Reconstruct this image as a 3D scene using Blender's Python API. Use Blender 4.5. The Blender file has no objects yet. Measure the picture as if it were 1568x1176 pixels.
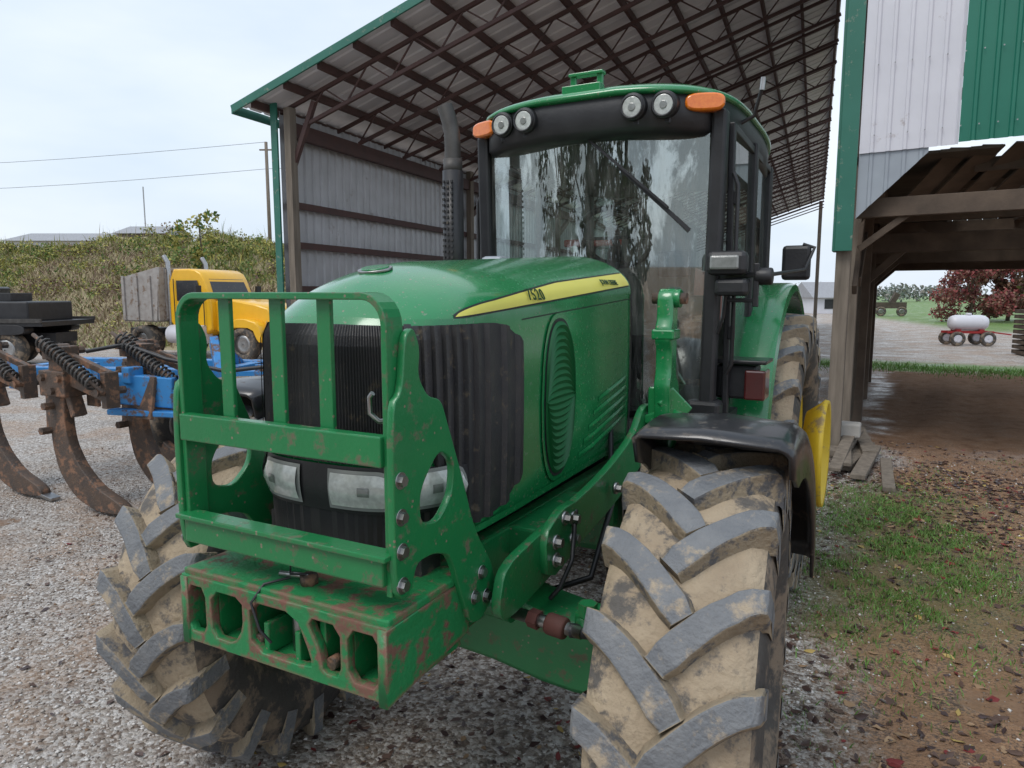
import bpy, math, random
import numpy as np
from mathutils import Vector, Matrix
random.seed(7); rng=np.random.default_rng(7)
S=bpy.context.scene
COL=S.collection
# ---------------------------------------------------------------- materials
def nt(m):
    m.use_nodes=True; t=m.node_tree; return t,t.nodes,t.links
def mat(name,c1,c2=None,rough=.6,metal=0,scale=6,bump=0,bscale=60,coat=0,dirt_or_glint=None,dirt_glint_amt=.5,dscale=4,rough2=None,stretch=None,detail=6,contrast=.25,spec=.5,soft=.08):
    m=bpy.data.materials.new(name); t,N,L=nt(m); b=N['Principled BSDF']
    tc=N.new('ShaderNodeTexCoord'); src=tc.outputs['Object']
    if stretch:
        mp=N.new('ShaderNodeMapping'); mp.inputs['Scale'].default_value=stretch; L.new(src,mp.inputs[0]); src=mp.outputs[0]
    b.inputs['Roughness'].default_value=rough; b.inputs['Metallic'].default_value=metal
    b.inputs['Coat Weight'].default_value=coat; b.inputs['Coat Roughness'].default_value=.12
    b.inputs['Specular IOR Level'].default_value=spec
    n=N.new('ShaderNodeTexNoise'); n.inputs['Scale'].default_value=scale; n.inputs['Detail'].default_value=detail; L.new(src,n.inputs['Vector'])
    r=N.new('ShaderNodeValToRGB'); r.color_ramp.elements[0].position=.5-contrast; r.color_ramp.elements[1].position=.5+contrast
    c2=c2 or tuple(x*.75 for x in c1)
    r.color_ramp.elements[0].color=(*c1,1); r.color_ramp.elements[1].color=(*c2,1)
    L.new(n.outputs[0],r.inputs[0]); col=r.outputs[0]
    if dirt_or_glint:
        n2=N.new('ShaderNodeTexNoise'); n2.inputs['Scale'].default_value=dscale; n2.inputs['Detail'].default_value=9; n2.inputs['Roughness'].default_value=.7; L.new(src,n2.inputs['Vector'])
        r2=N.new('ShaderNodeMapRange'); lo=.75-.4*dirt_glint_amt
        r2.inputs[1].default_value=lo; r2.inputs[2].default_value=lo+soft
        L.new(n2.outputs[0],r2.inputs[0])
        mx=N.new('ShaderNodeMix'); mx.data_type='RGBA'; L.new(r2.outputs[0],mx.inputs[0]); L.new(col,mx.inputs[6]); mx.inputs[7].default_value=(*dirt_or_glint,1)
        col=mx.outputs[2]
        mr=N.new('ShaderNodeMapRange'); mr.inputs[3].default_value=rough; mr.inputs[4].default_value=.85; L.new(r2.outputs[0],mr.inputs[0]); L.new(mr.outputs[0],b.inputs['Roughness'])
    elif rough2 is not None:
        mr=N.new('ShaderNodeMapRange'); mr.inputs[1].default_value=.35; mr.inputs[2].default_value=.65; mr.inputs[3].default_value=rough; mr.inputs[4].default_value=rough2; L.new(n.outputs[0],mr.inputs[0]); L.new(mr.outputs[0],b.inputs['Roughness'])
    L.new(col,b.inputs['Base Color'])
    if bump:
        n3=N.new('ShaderNodeTexNoise'); n3.inputs['Scale'].default_value=bscale; n3.inputs['Detail'].default_value=5; L.new(src,n3.inputs['Vector'])
        bp=N.new('ShaderNodeBump'); bp.inputs['Strength'].default_value=bump; bp.inputs['Distance'].default_value=.01; L.new(n3.outputs[0],bp.inputs['Height']); L.new(bp.outputs[0],b.inputs['Normal'])
    return m
def edgewear(m,color,radius=.012,lo=.02,hi=.10,nscale=18):
    t,N,L=nt(m); b=N['Principled BSDF']
    bv=N.new('ShaderNodeBevel'); bv.inputs[0].default_value=radius; bv.samples=4
    ge=N.new('ShaderNodeNewGeometry'); d=N.new('ShaderNodeVectorMath'); d.operation='DOT_PRODUCT'; L.new(bv.outputs[0],d.inputs[0]); L.new(ge.outputs['Normal'],d.inputs[1])
    s=N.new('ShaderNodeMath'); s.operation='SUBTRACT'; s.inputs[0].default_value=1; L.new(d.outputs['Value'],s.inputs[1])
    tc=N.new('ShaderNodeTexCoord'); n=N.new('ShaderNodeTexNoise'); n.inputs['Scale'].default_value=nscale; n.inputs['Detail'].default_value=6; L.new(tc.outputs['Object'],n.inputs['Vector'])
    mm=N.new('ShaderNodeMath'); mm.operation='MULTIPLY'; L.new(s.outputs[0],mm.inputs[0]); 
    r0=N.new('ShaderNodeMapRange'); r0.inputs[1].default_value=.42; r0.inputs[2].default_value=.58; L.new(n.outputs[0],r0.inputs[0]); L.new(r0.outputs[0],mm.inputs[1])
    r=N.new('ShaderNodeMapRange'); r.inputs[1].default_value=lo; r.inputs[2].default_value=hi; L.new(mm.outputs[0],r.inputs[0])
    mx=N.new('ShaderNodeMix'); mx.data_type='RGBA'; src=b.inputs['Base Color'].links[0].from_socket
    L.new(r.outputs[0],mx.inputs[0]); L.new(src,mx.inputs[6]); mx.inputs[7].default_value=(*color,1); L.new(mx.outputs[2],b.inputs['Base Color'])
def spots(m,color,scale=45,thr=.10,keep=.62,rough=.7):
    t,N,L=nt(m); b=N['Principled BSDF']
    tc=N.new('ShaderNodeTexCoord'); v=N.new('ShaderNodeTexVoronoi'); v.inputs['Scale'].default_value=scale; L.new(tc.outputs['Object'],v.inputs['Vector'])
    a=N.new('ShaderNodeMapRange'); a.inputs[1].default_value=thr; a.inputs[2].default_value=thr*1.6; a.inputs[3].default_value=1; a.inputs[4].default_value=0; L.new(v.outputs['Distance'],a.inputs[0])
    sc=N.new('ShaderNodeSeparateColor'); L.new(v.outputs['Color'],sc.inputs[0]); g=N.new('ShaderNodeMath'); g.operation='GREATER_THAN'; g.inputs[1].default_value=keep; L.new(sc.outputs[0],g.inputs[0])
    mm=N.new('ShaderNodeMath'); mm.operation='MULTIPLY'; L.new(a.outputs[0],mm.inputs[0]); L.new(g.outputs[0],mm.inputs[1])
    mx=N.new('ShaderNodeMix'); mx.data_type='RGBA'; src=b.inputs['Base Color'].links[0].from_socket
    L.new(mm.outputs[0],mx.inputs[0]); L.new(src,mx.inputs[6]); mx.inputs[7].default_value=(*color,1); L.new(mx.outputs[2],b.inputs['Base Color'])
GREEN=mat('green_paint',(.010,.20,.058),(.014,.225,.068),rough=.26,coat=.8,scale=3,dirt_or_glint=(.16,.25,.16),dirt_glint_amt=.37,dscale=60,soft=.06)  # fine pale speckle layer is painted highlights of water droplets
spots(GREEN,(.20,.20,.12),34,.10,.66)
GREENW=mat('worn_green_paint',(.010,.175,.052),(.014,.205,.062),rough=.36,coat=.35,scale=5,dirt_or_glint=(.13,.13,.075),dirt_glint_amt=.48,dscale=18,bump=.10,bscale=90,soft=.10)
edgewear(GREENW,(.12,.10,.065),.006,.03,.14,25); spots(GREENW,(.23,.19,.13),40,.11,.60)
GREENR=mat('chipped_green_paint',(.014,.185,.055),(.022,.235,.08),rough=.45,scale=7,dirt_or_glint=(.17,.085,.06),dirt_glint_amt=.60,dscale=12,bump=.3,bscale=60)
edgewear(GREENR,(.22,.10,.075),.020,.003,.028,12)
YEL=mat('yellow_paint',(.72,.50,.03),(.60,.42,.03),rough=.45,dirt_or_glint=(.3,.22,.11),dirt_glint_amt=.5,dscale=6)
STRIPE=mat('yellow_decal',(.80,.74,.16),(.76,.70,.14),rough=.35)
BLK=mat('black_plastic',(.014,.014,.016),(.03,.03,.033),rough=.45,scale=8,bump=.1)
BLKG=mat('black_gloss_plastic',(.010,.010,.013),(.022,.022,.025),rough=.28,scale=4,coat=.3,dirt_or_glint=(.10,.085,.07),dirt_glint_amt=.46,dscale=18)
GRILLE=mat('grille_black',(.026,.026,.030),(.046,.044,.042),rough=.5,scale=14,bump=.2,bscale=200,dirt_or_glint=(.11,.09,.065),dirt_glint_amt=.42,dscale=20)
RUB=mat('tyre_rubber',(.045,.042,.040),(.075,.068,.06),rough=.75,scale=9,dirt_or_glint=(.21,.16,.115),dirt_glint_amt=.66,dscale=6,bump=.5,bscale=40)
LUG=mat('tyre_lug_rubber',(.13,.138,.15),(.19,.195,.20),rough=.62,scale=18,dirt_or_glint=(.38,.31,.225),dirt_glint_amt=.56,dscale=12,bump=.6,bscale=80,soft=.12)
LUGS=mat('tyre_lug_flank',(.34,.275,.19),(.22,.18,.13),rough=.85,scale=12,dirt_or_glint=(.10,.10,.105),dirt_glint_amt=.58,dscale=13,bump=.6,bscale=80)
MUD=mat('tyre_mud',(.44,.355,.25),(.31,.24,.165),rough=.88,scale=9,dirt_or_glint=(.12,.11,.10),dirt_glint_amt=.60,dscale=8,bump=1.0,bscale=45)
STEEL=mat('steel',(.45,.45,.45),(.3,.29,.28),rough=.35,metal=1,scale=20)
EXH=mat('exhaust_metal',(.11,.105,.10),(.05,.046,.043),rough=.55,metal=.5,scale=10)
RUST=mat('rusty_steel',(.055,.045,.04),(.12,.075,.05),rough=.6,scale=9,bump=.5,dirt_or_glint=(.24,.13,.08),dirt_glint_amt=.60,dscale=10)
BLUE=mat('blue_paint',(.03,.20,.50),(.05,.26,.58),rough=.42,dirt_or_glint=(.14,.09,.07),dirt_glint_amt=.60,dscale=7)
LENS=mat('lamp_lens',(.66,.69,.66),(.42,.44,.42),rough=.1,scale=60,coat=1)
LENSD=mat('lamp_clear_lens',(.28,.29,.28),(.18,.19,.18),rough=.06,scale=40,coat=1)
ORG=mat('orange_lens',(.9,.24,.01),(.75,.15,.005),rough=.15,scale=70,coat=1)
REDL=mat('red_lens',(.1,.01,.01),(.06,.01,.01),rough=.2,coat=1)
SEAT=mat('seat_fabric',(.14,.13,.115),(.10,.095,.09),rough=.9)
CABIN=mat('cabin_trim',(.24,.23,.21),(.18,.175,.16),rough=.8)
def glassmat(name,tint,base,streak,lo=.56,hi=.61,refl_film=0):
    m=bpy.data.materials.new(name); t,N,L=nt(m); N.remove(N['Principled BSDF']); o=N['Material Output']
    tr=N.new('ShaderNodeBsdfTransparent'); tr.inputs[0].default_value=(*tint,1)
    gl=N.new('ShaderNodeBsdfGlossy'); gl.inputs['Roughness'].default_value=.02; gl.inputs[0].default_value=(.92,1,.97,1)
    fr=N.new('ShaderNodeFresnel'); fr.inputs[0].default_value=1.5
    tc=N.new('ShaderNodeTexCoord'); mp=N.new('ShaderNodeMapping'); mp.inputs['Scale'].default_value=(3.4,3,1.0); L.new(tc.outputs['Object'],mp.inputs[0])
    n=N.new('ShaderNodeTexNoise'); n.inputs['Scale'].default_value=2.1; n.inputs['Detail'].default_value=12; n.inputs['Roughness'].default_value=.72; n.inputs['Distortion'].default_value=.25; L.new(mp.outputs[0],n.inputs[0])
    r=N.new('ShaderNodeMapRange'); r.inputs[1].default_value=lo; r.inputs[2].default_value=hi; r.inputs[3].default_value=base; r.inputs[4].default_value=streak; L.new(n.outputs[0],r.inputs[0])  # streak mask raises gloss to imitate patchy sky and tree reflections
    a=N.new('ShaderNodeMath'); a.operation='ADD'; a.use_clamp=True; L.new(fr.outputs[0],a.inputs[0]); L.new(r.outputs[0],a.inputs[1])
    mx=N.new('ShaderNodeMixShader'); L.new(a.outputs[0],mx.inputs[0]); L.new(tr.outputs[0],mx.inputs[1]); L.new(gl.outputs[0],mx.inputs[2])
    out=mx.outputs[0]
    if refl_film:
        df=N.new('ShaderNodeBsdfDiffuse'); df.inputs[0].default_value=(.55,.55,.52,1)  # whitish streaks painted over the glass to stand for bright reflections
        mp2=N.new('ShaderNodeMapping'); mp2.inputs['Scale'].default_value=(14,3,2.0); L.new(tc.outputs['Object'],mp2.inputs[0])
        n2=N.new('ShaderNodeTexNoise'); n2.inputs['Scale'].default_value=2.0; n2.inputs['Detail'].default_value=10; n2.inputs['Roughness'].default_value=.75; L.new(mp2.outputs[0],n2.inputs[0])
        r2=N.new('ShaderNodeMapRange'); r2.inputs[1].default_value=.45; r2.inputs[2].default_value=.75; r2.inputs[3].default_value=.015; r2.inputs[4].default_value=refl_film; L.new(n2.outputs[0],r2.inputs[0])
        m2=N.new('ShaderNodeMixShader'); L.new(r2.outputs[0],m2.inputs[0]); L.new(out,m2.inputs[1]); L.new(df.outputs[0],m2.inputs[2]); out=m2.outputs[0]
    L.new(out,o.inputs[0])
    return m
GLASS=glassmat('cab_glass',(.86,.97,.91),.14,.40,.50,.60,refl_film=.22)
GLASS2=glassmat('side_glass',(.82,.94,.89),.03,.08,refl_film=.12)
WOOD=mat('weathered_wood',(.24,.20,.16),(.12,.10,.078),rough=.9,scale=3,stretch=(6,6,.6),bump=.5,bscale=12)
WOODH=mat('old_beam_wood',(.15,.11,.08),(.07,.052,.04),rough=.9,scale=4,bump=.4,bscale=20)
DWOOD=mat('dark_plank',(.10,.08,.06),(.05,.04,.03),rough=.9,scale=4,bump=.4,bscale=20)
REDST=mat('red_oxide_steel',(.095,.046,.040),(.065,.038,.035),rough=.7,scale=6)
GALV=mat('galvanised_sheet',(.50,.50,.52),(.40,.40,.41),rough=.45,metal=.2,scale=3,dirt_or_glint=(.24,.19,.16),dirt_glint_amt=.36,dscale=2)
ROOFU=mat('roof_sheet_underside',(.78,.79,.82),(.66,.66,.69),rough=.5,metal=.1,scale=2)
WHITE=mat('white_sheet',(.68,.68,.73),(.60,.60,.65),rough=.4,scale=2,dirt_or_glint=(.42,.38,.38),dirt_glint_amt=.32,dscale=3)
GSHEET=mat('green_sheet',(.012,.15,.10),(.018,.18,.12),rough=.4,scale=2)
GTRIM=mat('green_trim',(.02,.13,.09),(.03,.16,.115),rough=.45,scale=3,dirt_or_glint=(.22,.25,.2),dirt_glint_amt=.42,dscale=9)
GREY=mat('grey_sheet',(.38,.42,.46),(.30,.33,.37),rough=.4,metal=.2,scale=3)
# ---------------------------------------------------------------- helpers
def link(o,parent=None):
    COL.objects.link(o)
    if parent is not None: o.parent=parent
    return o
def empty(name,loc=(0,0,0),rz=0):
    e=bpy.data.objects.new(name,None); e.empty_display_size=.3; COL.objects.link(e); e.location=loc; e.rotation_euler=(0,0,rz); return e
def mesh(name,v,f,m,parent=None,smooth=False,mi=None,bevel=0):
    me=bpy.data.meshes.new(name)
    me.from_pydata([tuple(map(float,p)) for p in v],[],[tuple(map(int,q)) for q in f])
    ms=m if isinstance(m,(list,tuple)) else [m]
    for x in ms: me.materials.append(x)
    if mi is not None: me.polygons.foreach_set('material_index',np.array(mi,dtype=np.int32))
    if smooth: me.polygons.foreach_set('use_smooth',np.ones(len(me.polygons),dtype=bool))
    me.update()
    o=bpy.data.objects.new(name,me); link(o,parent)
    if bevel:
        b=o.modifiers.new('b','BEVEL'); b.width=bevel; b.segments=2; b.limit_method='ANGLE'; b.angle_limit=.6
    return o
def fast(name,V,F,m,parent=None,mi=None,smooth=False):
    V=np.asarray(V,dtype=np.float32); F=np.asarray(F,dtype=np.int32); k=F.shape[1]
    me=bpy.data.meshes.new(name); me.vertices.add(len(V)); me.vertices.foreach_set('co',V.ravel())
    me.loops.add(F.size); me.loops.foreach_set('vertex_index',F.ravel())
    me.polygons.add(len(F)); me.polygons.foreach_set('loop_start',np.arange(0,F.size,k,dtype=np.int32)); me.polygons.foreach_set('loop_total',np.full(len(F),k,dtype=np.int32))
    ms=m if isinstance(m,(list,tuple)) else [m]
    for x in ms: me.materials.append(x)
    if mi is not None: me.polygons.foreach_set('material_index',np.asarray(mi,dtype=np.int32))
    if smooth: me.polygons.foreach_set('use_smooth',np.ones(len(F),dtype=bool))
    me.update(calc_edges=True); me.validate()
    o=bpy.data.objects.new(name,me); return link(o,parent)
BF=[(0,1,3,2),(4,6,7,5),(0,4,5,1),(2,3,7,6),(0,2,6,4),(1,5,7,3)]
def box(name,c,s,m,parent=None,rot=(0,0,0),bevel=.004):
    v=[(x*s[0]/2,y*s[1]/2,z*s[2]/2) for x in(-1,1) for y in(-1,1) for z in(-1,1)]
    o=mesh(name,v,BF,m,parent,bevel=bevel); o.location=c; o.rotation_euler=rot; return o
def boxes(name,L,m,parent=None,bevel=0):
    V=[];F=[]
    for (a,b,w,h) in L:
        a=Vector(a);b=Vector(b);d=(b-a).normalized()
        up=Vector((0,0,1)) if abs(d.z)<.95 else Vector((0,1,0))
        s=d.cross(up).normalized(); u=s.cross(d).normalized(); n=len(V)
        for p in(a,b):
            for i in(-1,1):
                for j in(-1,1): V.append(p+s*(i*w/2)+u*(j*h/2))
        F+=[tuple(n+k for k in q) for q in BF]
    return mesh(name,V,F,m,parent,bevel=bevel)
def beam(name,a,b,w,h,m,parent=None,bevel=.004): return boxes(name,[(a,b,w,h)],m,parent,bevel)
def cyl(name,a,b,r,m,parent=None,r2=None,n=24,bevel=0,smooth=True):
    a=Vector(a);b=Vector(b);d=(b-a).normalized(); up=Vector((0,0,1)) if abs(d.z)<.9 else Vector((1,0,0))
    s=d.cross(up).normalized();u=s.cross(d); r2=r if r2 is None else r2
    V=[];F=[]
    for p,rr in((a,r),(b,r2)):
        for i in range(n):
            t=2*math.pi*i/n; V.append(p+s*math.cos(t)*rr+u*math.sin(t)*rr)
    for i in range(n): F.append((i,(i+1)%n,n+(i+1)%n,n+i))
    F.append(tuple(range(n))[::-1]); F.append(tuple(range(n,2*n)))
    o=mesh(name,V,F,m,parent)
    if smooth:
        for p in o.data.polygons[:n]: p.use_smooth=True
    if bevel:
        q=o.modifiers.new('b','BEVEL'); q.width=bevel; q.segments=2; q.limit_method='ANGLE'
    return o
def tube(name,pts,r,m,parent=None,cyc=False,res=4,radii=None):
    c=bpy.data.curves.new(name,'CURVE'); c.dimensions='3D'; c.bevel_depth=r; c.bevel_resolution=res; c.use_fill_caps=True
    s=c.splines.new('POLY'); s.points.add(len(pts)-1)
    for i,p in enumerate(pts):
        s.points[i].co=(*p,1)
        if radii: s.points[i].radius=radii[i]
    s.use_cyclic_u=cyc; s.use_smooth=True; c.materials.append(m)
    o=bpy.data.objects.new(name,c); return link(o,parent)
def plate(name,pts,holes,th,plane,pos,m,parent=None,bev=.004):
    c=bpy.data.curves.new(name,'CURVE'); c.dimensions='2D'; c.fill_mode='BOTH'; c.extrude=th/2; c.bevel_depth=bev; c.bevel_resolution=1
    for P in [pts]+holes:
        s=c.splines.new('POLY'); s.points.add(len(P)-1)
        for i,p in enumerate(P): s.points[i].co=(p[0],p[1],0,1)
        s.use_cyclic_u=True
    c.materials.append(m); o=bpy.data.objects.new(name,c)
    if plane=='yz': M=Matrix(((0,0,1,pos),(1,0,0,0),(0,1,0,0),(0,0,0,1)))
    elif plane=='xz': M=Matrix(((1,0,0,0),(0,0,-1,pos),(0,1,0,0),(0,0,0,1)))
    else: M=Matrix(((1,0,0,0),(0,1,0,0),(0,0,1,pos),(0,0,0,1)))
    link(o,parent); o.matrix_local=M; return o
def smoothpoly(P,it=2):
    for _ in range(it):
        Q=[]
        for i in range(len(P)):
            a=P[i];b=P[(i+1)%len(P)]
            Q.append((a[0]*.8+b[0]*.2,a[1]*.8+b[1]*.2)); Q.append((a[0]*.2+b[0]*.8,a[1]*.2+b[1]*.8))
        P=Q
    return P
def ell(cx,cy,rx,ry,n=28,e=1.0):
    return [(cx+rx*math.copysign(abs(math.cos(t))**e,math.cos(t)),cy+ry*math.copysign(abs(math.sin(t))**e,math.sin(t))) for t in [2*math.pi*i/n for i in range(n)]]
def revolve(name,prof,axis_c,m,parent=None,n=64,mi=None,closed=True):
    V=[];F=[];M=[];k=len(prof)
    for i in range(n):
        t=2*math.pi*i/n
        for (x,r) in prof: V.append((x,-r*math.cos(t),r*math.sin(t)))
    kk=k if closed else k-1
    for i in range(n):
        for j in range(kk):
            F.append((i*k+j,i*k+(j+1)%k,((i+1)%n)*k+(j+1)%k,((i+1)%n)*k+j))
            if mi: M.append(mi[j])
    o=mesh(name,V,F,m,parent,smooth=True,mi=M if mi else None); o.location=axis_c; return o
# ---------------------------------------------------------------- tyre
def wheel(pref,cx,cy,R,W,rimR,n,parent,side,steer=0,lug=.045,lw=1.0):
    e=bpy.data.objects.new(pref,None); link(e,parent); e.location=(cx,cy,R-.02); e.rotation_euler=(0,0,steer)
    Rc=R-lug; h=W/2
    prof=[(-h*.62,rimR),(-h*.80,rimR+.03),(-h*.98,rimR+(Rc-rimR)*.35),(-h*1.0,rimR+(Rc-rimR)*.55),(-h*.97,Rc-.09),(-h*.90,Rc-.035),(-h*.72,Rc-.012),(-h*.3,Rc),(h*.3,Rc),(h*.72,Rc-.012),(h*.90,Rc-.035),(h*.97,Rc-.09),(h*1.0,rimR+(Rc-rimR)*.55),(h*.98,rimR+(Rc-rimR)*.35),(h*.80,rimR+.03),(h*.62,rimR)]
    mi=[0,0,0,0,0,1,1,1,1,1,0,0,0,0,0,0]
    revolve(pref+'_carcass',prof,(0,0,0),[RUB,MUD],e,n=96,mi=mi)
    V=[];F=[];MI=[]
    D=.30*(W/.46)*(.71/R)
    K=9
    for sd in(-1,1):
        for i in range(n):
            t0=2*math.pi*(i+(.5 if sd>0 else 0)+rng.normal(0,.012))/n
            n0=len(V)
            for k in range(K+2):
                s=min(k/K,1)
                g=1-(1-s)**1.5
                t=t0+D*g
                x=sd*(-.025+(h*.985+.025)*s)
                wt=((.031 if k>0 else .024)-.004*s)*lw; wb=wt+.017
                cr=.010*s*s+ (.012 if s>.9 else 0)
                rt=R-cr; rb=Rc-.03-.03*s*s
                if k==0: rt-=.008
                if k==K+1: x=sd*h*1.015; rt=R-.085; rb=Rc-.14; wt-=.004; wb-=.004
                dg=1.5*(1-s)**.5*D*R; dx=(h+.025); nn=math.hypot(dg,dx); ax=-dg/nn*sd; tg=dx/nn
                if k>=K: ax*=.3
                jit=rng.normal(0,.0015)
                for (w,r) in ((-wb,rb),(-wt,rt),(wt,rt),(wb,rb)):
                    tt=t+(w+jit)*tg/R; xx=x+w*ax; r+=rng.normal(0,.001)
                    if k>=K: xx=x
                    V.append((xx,-r*math.cos(tt),r*math.sin(tt)))
            for k in range(K+1):
                a=n0+k*4
                for j in range(3): F.append((a+j,a+j+1,a+j+5,a+j+4)); MI.append(0 if j==1 else 1)
            F.append((n0,n0+1,n0+2,n0+3)); a=n0+(K+1)*4; F.append((a+3,a+2,a+1,a)); MI+=[1,0]
    mesh(pref+'_lugs',V,F,[LUG,LUGS],e,mi=MI,bevel=.009)
    s=side
    rp=[(s*h*.62,rimR+.035),(s*h*.64,rimR+.02),(s*h*.60,rimR),(s*h*.45,rimR-.015),(s*h*.35,rimR-.05),(s*h*.1,rimR-.07),(s*h*.05,rimR*.62),(s*h*.2,rimR*.5),(s*h*.2,.0)]
    revolve(pref+'_rim',rp,(0,0,0),YEL,e,n=48,closed=False)
    revolve(pref+'_rim_inner',[(-s*h*.62,rimR+.035),(-s*h*.64,rimR+.02),(-s*h*.60,rimR),(-s*h*.45,rimR-.015),(-s*h*.3,rimR-.06),(s*h*.1,rimR-.07)],(0,0,0),YEL,e,n=48,closed=False)
    cyl(pref+'_hub',(s*h*.2,0,0),(s*(h*.2+.10),0,0),.13,YEL,e,bevel=.01)
    B=[]
    for i in range(10):
        t=i*math.pi/5; B.append(((s*h*.2,.18*math.cos(t),.18*math.sin(t)),(s*(h*.2+.05),.18*math.cos(t),.18*math.sin(t)),.03,.03))
    boxes(pref+'_nuts',B,STEEL,e)
    return e
T=empty('farm_tractor',(.03,0,0))
wheel('front_wheel_l',.945,0,.71,.42,.36,19,T,1,math.radians(4),lw=1.15)
wheel('front_wheel_r',-.87,0,.71,.42,.36,19,T,-1,math.radians(6),lw=1.15)
rw=wheel('rear_wheel_l',.755,2.7,.88,.43,.50,22,T,1)
revolve('dual_rim_adapter',[(.20,.26),(.28,.32),(.30,.34),(.325,.335),(.32,.31),(.26,.27),(.24,.2),(.22,.2)],(0,0,0),YEL,rw,n=56,closed=True)
wheel('rear_wheel_r',-.76,2.7,.88,.43,.50,22,T,-1)
# ---------------------------------------------------------------- hood
ZB=1.15; YR=1.15; YC=-.22; A=.42; HW=.335
def ztop(y):
    if y>-.18: return 1.965+.058*(y+.18)
    q=(-.18-y)/.46; return 1.965-.135*q**1.6
def wid(y): return HW-.03*max(0,(y+.1))/1.25
def prof_c(h):
    if h<.82: return 1-.035*(1-h/.82)**2 - .03*(h/.82)**3, 0
    t=min(1,(h-.82)/.18); c=.97*(max(0,1-t**1.8))**.58
    return c,(1-c/.97)
def hood_pt(u,h=None,z=None,off=0,sgn=1):
    def base(u,c,back):
        if u<1:
            ph=math.pi/2*(1-u); n=2/3.0
            x=HW*c*abs(math.cos(ph))**n; y=YC-(A-.22*back)*abs(math.sin(ph))**n
        else:
            y=YC+(u-1)*(YR-YC); x=wid(y)*c
        return x,y
    x,y=base(u,1,0)
    for _ in range(3):
        hh=h if h is not None else (z-ZB)/(ztop(y)-ZB)
        hh=max(0,min(1,hh)); c,bk=prof_c(hh); x,y=base(u,c,bk)
    zz=ZB+(ztop(y)-ZB)*hh
    if u<1: y+= .05*(1-u)*max(0,(1.45-zz))
    if off:
        a=base(max(0,u-.02),c,bk); b=base(min(2,u+.02),c,bk); d=Vector((b[0]-a[0],b[1]-a[1])); 
        if d.length>1e-6:
            d.normalize(); x+=d.y*off; y-=d.x*off
    return (sgn*x,y,zz)
US=[i/26 for i in range(27)]+[1+i/24 for i in range(1,25)]
HS=[0,.1,.2,.3,.4,.5,.6,.7,.76,.80,.82,.84,.86,.88,.90,.92,.94,.96,.975,.988,.996,1.0]
V=[];F=[]
cols=[(u,-1) for u in reversed(US)]+[(u,1) for u in US[1:]]
for (u,sg) in cols:
    for h in HS: V.append(hood_pt(u,h=h,sgn=sg))
nh=len(HS)
for i in range(len(cols)-1):
    for j in range(nh-1): F.append((i*nh+j,i*nh+j+1,(i+1)*nh+j+1,(i+1)*nh+j))
hood=mesh('hood',V,F,GREEN,T,smooth=True)
def patch(name,u0,u1,n,zlo,zhi,offf,m,rows=6,sgn=1,smooth=False):
    V=[];F=[]
    for i in range(n+1):
        u=u0+(u1-u0)*i/n
        a,b=zlo(u),zhi(u)
        for j in range(rows+1): V.append(hood_pt(u,z=a+(b-a)*j/rows,off=offf(i,j/rows),sgn=sgn))
    for i in range(n):
        for j in range(rows): F.append((i*(rows+1)+j,(i+1)*(rows+1)+j,(i+1)*(rows+1)+j+1,i*(rows+1)+j+1))
    return mesh(name,V,F,m,T,smooth=smooth)
UE=1.13
def rc(u,u1,lo,hi,r,rz):
    if u<u1-r: return 0
    q=(u-(u1-r))/r; return rz*(1-math.sqrt(max(0,1-q*q)))
DG=mat('vent_green',(.005,.11,.03),(.007,.13,.036),rough=.5)
BEZ=mat('lamp_bezel',(.28,.30,.29),(.2,.21,.2),rough=.4)
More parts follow.
